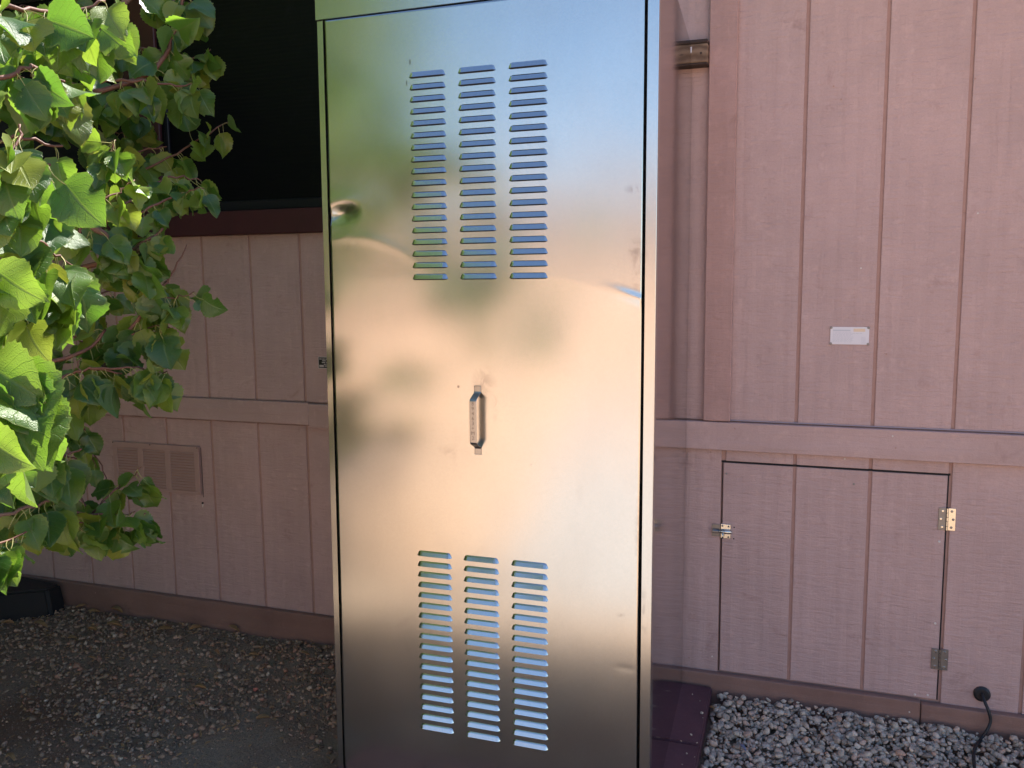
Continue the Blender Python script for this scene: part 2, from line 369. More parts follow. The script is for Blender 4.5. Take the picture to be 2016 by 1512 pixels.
for _ in range(26000):
    x = random.uniform(-3.5, -1.2); y = random.uniform(1.25, WY-.035)
    if on_slab(x, y): continue
    d = noise.noise(Vector((x*1.5+4, y*1.5, 1.7)))*.5+.72
    d -= .75*smooth(.5, .15, math.hypot((x+2.25)*.8, (y-1.62)))        # bare soil patches
    d -= .75*smooth(.5, .15, math.hypot((x+1.42), (y-1.86)*1.2))
    d -= .5*smooth(.35, .1, math.hypot((x+2.75)*.7, (y-1.95)))
    if random.random() > d:
        if random.random() < .5: s = random.uniform(.0015, .0035); pts.append((x, y, gz(x, y)+.001, s, random.random()))
        continue
    s = random.choice([.003, .004, .005, .006, .007, .009, .012])*random.uniform(.7, 1.15)
    pts.append((x, y, gz(x, y)+s*.15+random.uniform(0, .007), s, random.random()))
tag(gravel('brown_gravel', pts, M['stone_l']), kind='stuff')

# painted slabs below the cabinet
def slab_z(y): return .055-.116*(2.555-y)
sl_root = empty('paving_slab', (-.8, 2.1, -.05)); tag(sl_root, 'maroon painted paving slabs under the metal cabinet', 'paving slab')
def slab(y0, y1, x0, x1):
    m = MB(); z0, z1 = slab_z(y0), slab_z(y1)
    vs = [(x0, y0, z0-.05), (x1, y0, z0-.05), (x1, y1, z1-.05), (x0, y1, z1-.05), (x0, y0, z0), (x1, y0, z0), (x1, y1, z1), (x0, y1, z1)]
    bm = bmesh.new(); q = [bm.verts.new(v) for v in vs]
    for f in [(0, 3, 2, 1), (4, 5, 6, 7), (0, 1, 5, 4), (1, 2, 6, 5), (2, 3, 7, 6), (3, 0, 4, 7)]: bm.faces.new([q[i] for i in f])
    bmesh.ops.bevel(bm, geom=bm.edges[:], offset=.004, segments=2, affect='EDGES')
    me = bpy.data.meshes.new('slab'); bm.to_mesh(me); bm.free(); me.materials.append(M['slab'])
    o = bpy.data.objects.new('slab', me); COL.objects.link(o); o.parent = sl_root; o.location = -Vector(sl_root.location); return o
for (y0, y1) in ((2.272, 2.556), (1.985, 2.266), (1.70, 1.979)):
    for (x0, x1) in ((-.62, PX1), (-.975, -.625), (PX0, -.98)): slab(y0, y1, x0, x1)

# ------------------------------------------------------------------ the house
H = empty('mobile_home', (0, WY, 0)); tag(H, 'dusty pink mobile home with grooved siding, belly band and black screened windows', 'mobile home')
def hb(name, x0, x1, y0, y1, z0, z1, mat, b=0, parent=None, **k):
    """box given in world coordinates, parented to the house (or one of its parts)"""
    p = parent or H
    base = Vector((0, WY, 0)) + (p.location if p is not H else Vector((0, 0, 0)))
    return MB().box(x0-base.x, x1-base.x, y0-base.y, y1-base.y, z0-base.z, z1-base.z, b).build(name, mat, p)
grooves = [-.0427+.2032*k for k in range(-7, 16)]
grooves = [-1.677-.2035*k for k in range(14, -1, -1)] + grooves
GW = .0095
for q in ((-6, 5, -.1, 1.458), (-6, 5, 2.40, 2.56), (-6, -3.44, 1.4585, 2.3995), (-1.13, 5, 1.4585, 2.3995)):
    hb('sheathing', q[0], q[1], WY+.0052, WY+.06, q[2], q[3], M['groove'])
ZB0, ZB1 = .79, .872                            # belly band
DX0, DX1, DZ0, DZ1 = -.250, .3585, .0955, .7465      # access door
WX0, WX1 = -3.45, -1.12
def board(x0, x1, z0, z1, parent=None, pr=0):
    return hb('siding_board', x0, x1, WY-pr+random.uniform(-.0006, .0006), WY+.0050, z0, z1, M['siding'], .0012, parent)
for a, b in zip(grooves[:-1], grooves[1:]):
    x0, x1 = a+GW/2, b-GW/2
    # lower course
    if b > DX0+.03 and a < DX1-.03:
        board(max(x0, -.2375) if a < -.2 else x0, x1, DZ1+.005, ZB0-.001)
    else:
        board(x0, x1, -.09, ZB0-.001)
    # upper course, interrupted by the windows
    if a > WX0-.1 and b < WX1+.1:
        board(x0, x1, ZB1+.001, 1.4565); board(x0, x1, 2.42, 2.56)
    else: board(x0, x1, ZB1+.001, 2.56)
# belly band and skirt boards, each length its own piece
hb('band_board', -1.6555, 1.42, WY-.020, WY-.0016, ZB0-.004, ZB1-.002, M['trimh'], .002)
hb('band_board', -4.05, -1.6575, WY-.017, WY-.0016, ZB0+.004, ZB1+.001, M['trimh'], .002)
hb('skirt_board', -1.2, .3152, WY-.024, WY-.0016, -.12, .0925, M['skirt'], .002)
hb('skirt_board', .3172, 3.5, WY-.026, WY-.0016, -.12, .0895, M['skirt'], .002)
hb('skirt_board', -4.6, -1.203, WY-.024, WY-.0016, -.12, .103, M['skirt'], .002)
hb('trim_board', -.3045, -.2265, WY-.021, WY-.0016, ZB1+.001, 2.56, M['trimv'], .0025)
# paint cracks / caulk bead above the band
hb('caulk_bead', -.2265, 1.42, WY-.0036, WY-.0016, ZB1+.0012, ZB1+.0042, M['caulk'])
# windows
def window(x0, x1, z0, z1):
    wroot = MB().box(x0+.02, x1-.02, .012, .016, z0+.035, z1-.02).build('window_screen', M['screen'], H)
    for (a, b, c, d) in ((x0, x1, z0, z0+.034), (x0, x1, z1-.022, z1), (x0, x0+.02, z0+.0345, z1-.0225), (x1-.02, x1, z0+.0345, z1-.0225)):
        MB().box(a, b, .002, .020, c, d, .003).build('screen_frame', M['sframe'], wroot)
window(-2.222, -1.20, 1.541, 2.36); window(-3.36, -2.389, 1.541, 2.36)
hb('window_backing', WX0, WX1, WY+.022, WY+.03, 1.5, 2.4, M['dark'])
# recessed opening: cut handled by the casing boards standing proud
hb('window_sill', WX0, WX1, WY-.028, WY-.0016, 1.457, 1.5395, M['maroon'], .003)
hb('window_casing', -2.3875, -2.2235, WY-.018, WY-.0016, 1.5405, 2.36, M['maroon'], .003)
hb('window_casing', WX1-.078, WX1, WY-.018, WY-.0016, 1.5405, 2.36, M['maroon'], .003)
hb('window_casing', WX0, WX0+.088, WY-.018, WY-.0016, 1.5405, 2.36, M['maroon'], .003)
hb('window_head', WX0, WX1, WY-.022, WY-.0016, 2.3615, 2.44, M['maroon'], .003)
# body, eave and roof
hb('end_wall', -6, -5.95, WY+.07, WY+4.2, -.1, 2.56, M['siding']); hb('end_wall', 4.95, 5, WY+.07, WY+4.2, -.1, 2.56, M['siding'])
hb('rear_wall', -6, 5, WY+4.21, WY+4.26, -.1, 2.56, M['siding'])
hb('soffit', -6.2, 5.2, 2.335, WY+4.6, 2.565, 2.585, M['trimh'])
hb('fascia', -6.2, 5.2, 2.31, 2.333, 2.52, 2.66, M['trimh'])
rf = MB(); rf.add([(-6.25, -.30, .0), (5.25, -.30, 0), (5.25, 2.1, .42), (-6.25, 2.1, .42), (-6.25, 4.65, 0), (5.25, 4.65, 0),
                   (-6.25, -.30, -.03), (5.25, -.30, -.03), (5.25, 4.65, -.03), (-6.25, 4.65, -.03)],
                  [(0, 1, 2, 3), (3, 2, 5, 4), (6, 9, 8, 7), (0, 6, 7, 1), (4, 5, 8, 9), (0, 3, 4, 9, 6), (1, 7, 8, 5, 2)])
r_ = rf.build('roof', M['shingle'], H); r_.location = (0, 0, 2.692)
# access door with its own boards
door = hb('access_door', DX0, DX1, WY+.0042, WY+.0050, DZ0, DZ1, M['groove'])
for (a, b) in ((DX0+.006, -.0427-GW/2), (-.0427+GW/2, .1605-GW/2), (.1605+GW/2, DX1-.0012)):
    hb('siding_board', a, b, WY-.0012, WY+.0040, DZ0+.001, DZ1-.001, M['siding'], .0012, door)
door_gap = MB().box(DX0-.001, DX1+.006,   .0036, .0048, DZ1-.001, DZ1+.0052).box(DX1+.0, DX1+.0028, .001, .0048, DZ0, DZ1-.0012).box(DX0+.0022, DX0+.0042, .001, .0048, DZ0, DZ1-.0012).build('door_gap', M['dark'], H)
def screw(parent, x, z, y, r=.0035, mat='steel'):
    b = Vector((0, WY, 0)) if parent is H else Vector((0, WY, 0))+parent.location
    return MB().disc((x-b.x, z-b.z), r, y-.0018-b.y, y-b.y, 12, .0008).build('screw', M[mat], parent, False)
for q in ((1430, 932), (1681, 953), (1849, 1066), (1841, 1227), (1826, 1368), (1801, 1367)):
    p = on_y(*q, WY); screw(door, p.x, p.z, WY-.0012, .0032, 'steel' if q[1] < 1000 else 'primer')
# hinges
def hinge(xc, z0, z1, matl, matr):
    xw = .0195; yy = WY-.002
    h = MB()
    nk = 5
    for k in range(nk):
        zz0 = z0+(z1-z0)*k/nk+.0006; zz1 = z0+(z1-z0)*(k+1)/nk-.0006
        h.tube([(xc, yy-.0035-WY, zz0), (xc, yy-.0035-WY, zz1)], .0033, 10)
    hp = h.build('hinge', M['bright'], H, False)
    for s, mt in ((-1, matl), (1, matr)):
        a, b = (xc-xw-.002, xc-.0032) if s < 0 else (xc+.0032, xc+xw+.002)
        lf = MB().box(a, b, yy-.0022-WY, yy-WY, z0, z1, .0005).build('hinge_leaf', M[mt], hp)
        for k in (.14, .5, .86):
            xx = (a+b)/2+(.003 if k == .5 else -.001)*s; MB().disc((xx, z0+(z1-z0)*k), .0036, yy-.0032-WY, yy-.002-WY, 12, .0006).build('hinge_screw', M['steel' if mt == 'bright' else 'bright'], hp)
hinge(.3605, .593, .656, 'steel', 'bright'); hinge(.3605, .188, .249, 'steel', 'steel')
# barrel-bolt latch at the other side of the door
lt = MB().box(-.2485, -.219, -.0045, -.0015, .5155, .559, .0009).build('latch', M['bright'], H)
MB().tube([(-.2495, -.0085, .5365), (-.2180, -.0085, .5365)], .0066, 12).build('latch_barrel', M['bright'], lt, True)
MB().tube([(-.270, -.0085, .5365), (-.2160, -.0085, .5365)], .0036, 10).tube([(-.241, -.013, .5365), (-.241, -.019, .518)], .0024, 8).build('latch_bolt', M['bright'], lt, True)
MB().box(-.2745, -.2505, -.004, -.0015, .5195, .557, .0007).tube([(-.270, -.0085, .5365), (-.2535, -.0085, .5365)], .0068, 10).build('latch_keeper', M['steel'], lt)
for (x, z) in ((-.2435, .5535), (-.2255, .5525), (-.2255, .520)): MB().disc((x, z), .003, -.0056, -.0045, 10, .0005).build('latch_screw', M['steel'], lt)
for (x, z) in ((-.2095, .5505), (-.210, .5155)): MB().disc((x, z), .0022, -.0017, -.0010, 8).build('screw_hole', M['dark'], door)
# painted foundation vent on the left
def vent():
    x0, x1, z0, z1 = -2.537, -2.137, .508, .69
    fr = MB()
    cols = [(x0+.045*(x1-x0), x0+.295*(x1-x0)), (x0+.357*(x1-x0), x0+.612*(x1-x0)), (x0+.672*(x1-x0), x0+.945*(x1-x0))]
    xs = [x0]+[v for c in cols for v in c]+[x1]
    za, zb = z0+.012, z1-.022
    fr.box(x0, x1, -.013, -.0016, zb, z1, .001).box(x0, x1, -.013, -.0016, z0, za, .001)
    for i in range(0, 8, 2): fr.box(xs[i], xs[i+1], -.013, -.0016, za+.0002, zb-.0002, .001)
    v = fr.build('vent_grille', M['ventp'], H)
    MB().box(x0+.004, x1-.004, -.0075, -.0062, z0+.004, z1-.004).build('vent_backing', M['groove'], v)
    n = 14
    for (a, b) in cols:
        for k in range(n):
            zz = za+(zb-za)*(k+.5)/n; h = (zb-za)/n
            MB().add([(a, -.0090, zz+h*.5), (b, -.0090, zz+h*.5), (b, -.0142, zz-h*.12), (a, -.0142, zz-h*.12), (a, -.0080, zz-h*.16), (b, -.0080, zz-h*.16), (a, -.0090, zz-h*.5), (b, -.0090, zz-h*.5)],
                     [(0, 3, 2, 1), (3, 4, 5, 2), (0, 4, 3), (1, 2, 5)]).build('vent_slat', M['ventp'], v)
    for (x, z) in ((x0+.003, z1-.003), (-2.357, z1-.004), (x1-.004, z1-.004), (-2.34, z0+.004)):
        MB().disc((x, z), .0022, -.0145, -.013, 8).build('vent_screw', M['dark'], v)
vent()
# dark slit and bare spot of chipped paint beside the vent
p = on_y(400, 992, WY)
MB().add([(p.x-.004, -.0024, p.z+.004), (p.x+.004, -.0024, p.z+.004), (p.x+.003, -.0024, p.z-.006), (p.x-.002, -.0024, p.z-.015)], [(0, 3, 2, 1)]).build('chipped_paint', M['primer'], H)
MB().disc((p.x+.001, p.z+.004), .0035, -.006, -.0016, 10).build('nail_head', M['dark'], H)
MB().box(-2.1345, -2.133, -.0022, -.0014, .497, .686).build('paint_crack', M['dark'], H)
# a few nail heads and dimples in the siding
random.seed(3)
for q in ((1641, 170), (1656, 196), (1920, 155), (1925, 420), (1695, 528), (1745, 697), (1763, 881), (1663, 903), (1399, 890), (1357, 1294), (1790, 1400), (190, 1166), (1402, 1292), (1447, 843), (1757, 858)):
    p = on_y(*q, WY-.02 if q[1] in (843, 858, 881, 1400, 1166) else WY)
    if p.z > .8 and p.z < .872 or p.z < .09: yy = -.0262
    else: yy = -.0018
    MB().disc((p.x, p.z), .0022, yy-.0006, yy+.001, 10).build('nail_head', M['groove'] if random.random() < .6 else M['primer'], H)

# information plate screwed to the siding
PL = empty('information_plate', (.092, WY-.0015, 1.128)); tag(PL, 'small white data plate held by four screws on the pink siding', 'plate')
MB().box(-.0505, .0505, -.0022, -.0002, -.0245, .0245, .0004).build('plate', M['white'], PL)
pr = MB().box(-.044, .002, -.0026, -.0023, .013, .0165)
for k in range(9):
    z = .0095-.0034*k
    xx = -.044
    while xx < (.004 if k != 1 else .03):
        wdt = random.uniform(.003, .009); pr.box(xx, xx+wdt, -.0026, -.0023, z, z+.0011); xx += wdt+.0016
for k in range(6): pr.box(.030, .042, -.0026, -.0023, -.004-.0032*k, -.0032-.0032*k)
pr.build('printed_lines', M['print'], PL)
MB().box(.010, .040, -.0026, -.0023, .0115, .020).build('gold_panel', M['gold'], PL)
for sx in (-1, 1):
    for sz in (-1, 1): MB().disc((sx*.0485, sz*.0225), .0036, -.0042, -.0022, 12, .0008).build('screw', M['steel'], PL)

# black and white sticker just left of the cabinet
SK = empty('warning_sticker', (-1.585, WY-.0018, 1.014)); tag(SK, 'small black and white sticker on the siding half hidden by the cabinet', 'sticker')
MB().box(-.034, .034, -.0006, 0, -.0205, .0205).build('sticker_border', M['swhite'], SK)
MB().box(-.0315, .0315, -.0009, -.0007, -.018, .018).build('sticker_face', M['sblack'], SK)
pr = MB().box(-.029, -.012, -.0012, -.0010, -.015, -.008)
for (a, b, z) in ((-.029, -.019, .011), (-.017, -.006, .011), (-.004, .028, .011), (-.017, -.003, .005), (0, .028, .005), (-.019, -.006, -.001), (-.003, .026, -.001), (-.011, -.004, -.007), (-.002, .02, -.007), (-.009, .02, -.013)):
    pr.box(a, b, -.0012, -.0010, z, z+.0032)
pr.build('sticker_print', M['swhite'], SK)

# wood block wedged behind the cabinet
BK = empty('wood_block', (-.334, WY-.024, 1.885)); tag(BK, 'weathered offcut of bare timber wedged between cabinet and trim board', 'wood block')
MB().box(-.046, .0283, -.020, .022, .007, .058, .003).build('block', M['wood'], BK)
MB().box(-.046, .0285, -.0225, .022, .0585, .0685, .002).build('block_edge', M['wood_dark'], BK); MB().box(-.046, .0285, -.021, .022, 0, .0065, .002).build('block_edge', M['wood_dark'], BK)
MB().disc((.010, .031), .0035, -.0206, -.0195, 12).build('knot', M['wood_dark'], BK)
MB().add([(-.0215, -.0215, .05), (-.0150, -.0215, .05), (-.0155, -.0215, .032)], [(0, 2, 1)]).build('light_sliver', M['white'], BK)  # bright sliver of light by the cabinet's rear corner, put in as white colour

# ------------------------------------------------------------------ cabinet
K = .9554
TH = rad(.9)
CB = empty('metal_cabinet', (-.337, 1.911, .1105), (-TH, 0, 0)); tag(CB, 'tall dented galvanised steel cabinet with louvred door standing against the pink wall', 'cabinet')
ZBOT = -.165; ZT = 1.835; ZF = 1.90
DEP = .642; SK_X = -.015
def cbox(name, u0, u1, y0, y1, v0, v1, mat, b=.001, parent=None, sm=False):
    return MB().box(u0*K, u1*K, y0, y1, v0, v1, b).build(name, mat, parent or CB, sm)
VT = 1.9075*K
def cz(v): return v*K
cbox('left_stile', -.886, -.8675, .003, .03, ZBOT, VT-.001, M['metal'])
cbox('right_stile', -.0265, 0, .002, .03, ZBOT, VT-.001, M['metal'])
cbox('header', -.888, .0012, -.001, .03, VT, ZF, M['metal'])
MB().box(-.868*K, -.8665*K, -.0005, .01, ZBOT, VT-.002).build('stile_lip', M['bright'], CB)
cbox('door_recess', -.866, -.027, .028, .032, ZBOT, VT, M['dark'], 0)
def side(x0f, x0b, th, name):
    vs = [(x0f, .031, ZBOT), (x0b, DEP, ZBOT), (x0b, DEP, ZT), (x0f, .031, ZF-.001)]
    vs2 = [(a+th, b, c) for a, b, c in vs]
    return MB().add(vs+vs2, [(0, 1, 2, 3), (4, 7, 6, 5), (0, 3, 7, 4), (1, 5, 6, 2), (3, 2, 6, 7), (0, 4, 5, 1)]).build(name, M['metal_side'], CB)
side(-.0006, SK_X, -.0015, 'side_panel'); side(-.886*K+.001, -.886*K, .0015, 'side_panel')
MB().box(-.886*K, SK_X-.002, DEP-.004, DEP-.002, ZBOT, ZT-.002).build('back_panel', M['metal_side'], CB)
MB().add([(-.886*K+.002, .0315, ZF-.002), (-.003, .0315, ZF-.002), (-.003+SK_X, DEP-.005, ZT-.001), (-.886*K+.002, DEP-.005, ZT-.001)], [(0, 1, 2, 3)]).build('top_panel', M['metal_side'], CB)

# door sheet: a fine grid that carries the dents, crease and oil-canning
D0, D1, DV0, DV1 = -.8595*K, -.0325*K, -.135*K, 1.9035*K
def dent(u, v):
    h = .0016*noise.noise(Vector((u*2.1+3, v*1.5, .3)))+.00045*noise.noise(Vector((u*6, v*4.5, 5.1)))
    # crease running out to the right edge below the upper louvres
    if u > -.5*K:
        q = smooth(-.48*K, -.05*K, u)
        vc = K*(1.243 - .052*smooth(-.28, -.03, u/K)**1.3)
        tt = vc-v
        if tt > 0: h += .055*q*tt*math.exp(-tt/.16)
        w1 = (u+.040)+(v-1.193*K)*1.2; w2 = (v-1.193*K)+(u+.040)*.28
        h -= .0020*math.exp(-((w1/.030)**2+(w2/.0105)**2))
    # thumb-shaped dent at the left edge
    du, dv = u+.835*K, v-1.400*K
    r = math.hypot(du/.066, (dv-.30*du)/.047)
    if r < 1.6: h += .0085*(1-smooth(0, 1.05, r))*(1+.8*math.sin(dv*70))
    h -= .0025*math.exp(-((dv-.045)/.02)**2-(du/.05)**2)
    # ridges trailing from it
    a = (u+.84*K); 
    if a > -.03: 
        rv = 1.355*K-.30*a+.02*math.sin(a*14)
        h -= .0009*math.exp(-((v-rv)/.014)**2)*math.exp(-(a/.17)**2)
        h += .020*max(0, rv-v)*math.exp(-(rv-v)/.07)*math.exp(-(a/.22)**2)
    # small knock near the lower right edge
    h += .00018*math.exp(-(((u+.058)/.022)**2+((v-.272)/.008)**2))
    # slight pull-in round the handle
    h += .0008*math.exp(-(((u+.43)/.03)**2+((v-.97*K)/.04)**2))
    return h
us = list(np.linspace(D0, D1, 190)); vs_ = list(np.linspace(DV0, DV1, 430))
vv = []; ff = []
for v in vs_:
    for u in us: vv.append((u, -.002+dent(u, v), v))
nu = len(us)
for j in range(len(vs_)-1):
    for i in range(nu-1):
        a = j*nu+i; ff.append((a, a+1, a+nu+1, a+nu))
front_n = len(ff)
n0 = len(vv)                                   # returned edges of the door pan
rim = [i for i in range(nu)]+[j*nu+nu-1 for j in range(1, len(vs_))]+[(len(vs_)-1)*nu+i for i in range(nu-2, -1, -1)]+[j*nu for j in range(len(vs_)-2, 0, -1)]
for i in rim: vv.append((vv[i][0], .024, vv[i][2]))
for k in range(len(rim)): ff.append((rim[k], n0+k, n0+(k+1) % len(rim), rim[(k+1) % len(rim)]))
DR = mesh('door', vv, ff, M['metal'], CB, smooth=True)
DR.data.polygons.foreach_set('use_smooth', [True]*front_n+[False]*(len(ff)-front_n))
# punched louvres
def louvre_mesh():
    L, Hh, P = .0985*K, .0132*K, .0062
    st = np.linspace(-1, 1, 21); rows = 6
    V_ = []; F_ = []
    for j in range(rows+1):
        tj = j/rows                                   # 0 top edge .. 1 lip
        for s in st:
            e = max(0, 1-((abs(s)-.80)/.20)**2) if abs(s) > .80 else 1
            e = math.sqrt(e) if e > 0 else 0
            z = Hh*.5-(Hh*tj)*1.0; z = -Hh*.5+(Hh*(1-tj))*max(e, .06)
            y = -P*(tj*.86+.14*min(1, tj*6))*(e**.8)
            V_.append((s*L/2, y, z))
    n = len(st)
    for j in range(rows):
        for i in range(n-1): F_.append((j*n+i, (j+1)*n+i, (j+1)*n+i+1, j*n+i+1))
    k0 = len(F_)
    b = len(V_)                                        # dark opening below the lip
    for s in st:
        e = math.sqrt(max(0, 1-((abs(s)-.80)/.20)**2)) if abs(s) > .80 else 1
        V_.append((s*L/2, -P*(e**.8)*.97, -Hh*.5-.0001)); V_.append((s*L/2, -.0001, -Hh*.5-.0024*e))
    for i in range(n-1): F_.append((b+2*i, b+2*i+1, b+2*i+3, b+2*i+2))
    me = bpy.data.meshes.new('louvre'); me.from_pydata(V_, [], F_); me.materials.append(M['louvre']); me.materials.append(M['dark'])
    me.polygons.foreach_set('material_index', [0]*k0+[1]*(len(F_)-k0)); me.polygons.foreach_set('use_smooth', [True]*len(F_)); me.update(); return me
LM = louvre_mesh()
for (vt, vb) in ((1.7485, 1.2495), (.5240, .0440)):
    for uc in (-.5735, -.4420, -.3105):
        for k in range(18):
            v = (vt+(vb-vt)*k/17)*K; u = uc*K
            o = bpy.data.objects.new('louvre', LM); COL.objects.link(o); o.parent = DR
            e = .01
            ty = (dent(u, v+e)-dent(u, v-e))/(2*e); tx = (dent(u+e, v)-dent(u-e, v))/(2*e)
            o.location = (u+random.uniform(-.0003, .0003), -.0023+dent(u, v), v); o.rotation_euler = (-ty, 0, tx)
# pull handle: bent strap
hu, hv0, hv1 = -.4475*K, .798*K, .974*K
prof = [(hv1, -.0005), (hv1-.0145, -.0005), (hv1-.018, -.003), (hv1-.029, -.027), (hv1-.034, -.0305), (hv0+.034, -.0305), (hv0+.029, -.027), (hv0+.018, -.003), (hv0+.0145, -.0005), (hv0, -.0005)]
wd = [.0092]*10; V_ = []; F_ = []
yo = dent(hu, .93*K)-.002
for (z, y), w_ in zip(prof, wd):
    for (xx, yy) in ((-w_, y), (-w_*.86, y-.0022), (w_*.86, y-.0022), (w_, y)): V_.append((hu+xx, yy+yo, z))
for i in range(len(prof)-1):
    for k in range(4): F_.append((i*4+k, i*4+(k+1) % 4, (i+1)*4+(k+1) % 4, (i+1)*4+k))
F_ += [(0, 1, 2, 3), tuple(len(V_)-4+k for k in range(4))[::-1]]
HD = mesh('handle', V_, F_, M['pull'], DR)
bmd = HD.modifiers.new('bevel', 'BEVEL'); bmd.width = .0012; bmd.segments = 2
# stamped characters down the grip
fc = bpy.data.curves.new('stamped_marks', 'FONT'); fc.body = "8\n9\n4\n6\n3\n+\nM\n2"; fc.size = .0125; fc.space_line = .95; fc.align_x = 'CENTER'; fc.extrude = .0001
fo = bpy.data.objects.new('stamped_marks', fc); COL.objects.link(fo)
dg = bpy.context.evaluated_depsgraph_get(); me = bpy.data.meshes.new_from_object(fo.evaluated_get(dg)); bpy.data.objects.remove(fo)
me.materials.clear(); me.materials.append(M['stamp'])
sm = bpy.data.objects.new('stamped_marks', me); COL.objects.link(sm); sm.parent = DR
sm.rotation_euler = (math.pi/2, 0, 0); sm.location = (hu, -.0329+yo, hv1-.044)

# ------------------------------------------------------------------ cable and grommet
CBL = empty('power_cable', (.471, WY-.0016, .133)); tag(CBL, 'black cable hanging out of a round rubber grommet in the wall onto gravel', 'cable')
MB().disc((0, 0), .0215, -.009, 0, 28, .004).build('grommet', M['rubber'], CBL, False)
pp = [on_y(1933, 1366, 2.577), on_y(1938, 1380, 2.560), on_y(1947, 1402, 2.548), on_y(1950, 1420, 2.545), on_y(1943, 1438, 2.535), on_y(1930, 1457, 2.522)]
for q in ((1920, 1472), (1917, 1487), (1918, 1505), (1921, 1530), (1930, 1570)):
    d_ = ray(*q); z_ = .03
    for _ in range(6): p_ = d_*((z_-CAMZ)/d_.z); z_ = gz(p_.x, p_.y)+.030+.022*smooth(2.35, 2.56, p_.y)
    pp.append(Vector((p_.x, p_.y, z_)))
sp_pts = []
for i in range(len(pp)-1):
    p0, p1, p2, p3 = pp[max(i-1, 0)], pp[i], pp[i+1], pp[min(i+2, len(pp)-1)]
    for k in range(5):
        s = k/5; sp_pts.append(.5*((2*p1)+(p2-p0)*s+(2*p0-5*p1+4*p2-p3)*s*s+(3*p1-p0-3*p2+p3)*s**3))
sp_pts.append(pp[-1])
MB().tube([p-Vector(CBL.location) for p in sp_pts], .0042, 10).build('cord', M['rubber'], CBL, True)

# ------------------------------------------------------------------ black box by the wall at far left
def low_box():
    top = [(-3.26, 2.30), (-2.985, 2.345), (-2.80, 2.475), (-2.79, 2.545), (-3.02, 2.558), (-3.32, 2.555)]
    z1 = .105; bm = bmesh.new(); cx, cy_ = -3.03, 2.45
    lo = [bm.verts.new((x-cx, y-cy_, -.03)) for x, y in top]
    hi = [bm.verts.new(((x-cx)*.93, (y-cy_)*.93, z1-.0)) for x, y in top]
    bm.faces.new(lo[::-1]); bm.faces.new(hi); n = len(top)
    for k in range(n): bm.faces.new((lo[k], lo[(k+1) % n], hi[(k+1) % n], hi[k]))
    bmesh.ops.bevel(bm, geom=bm.edges[:], offset=.010, segments=3, affect='EDGES')
    me = bpy.data.meshes.new('utility_box'); bm.to_mesh(me); bm.free(); me.materials.append(M['plastic'])
    me.polygons.foreach_set('use_smooth', [False]*len(me.polygons))
    o = bpy.data.objects.new('plastic_box', me); COL.objects.link(o); o.location = (cx, cy_, 0)
    tag(o, 'low black plastic box on the ground against the skirt board', 'box')
low_box()

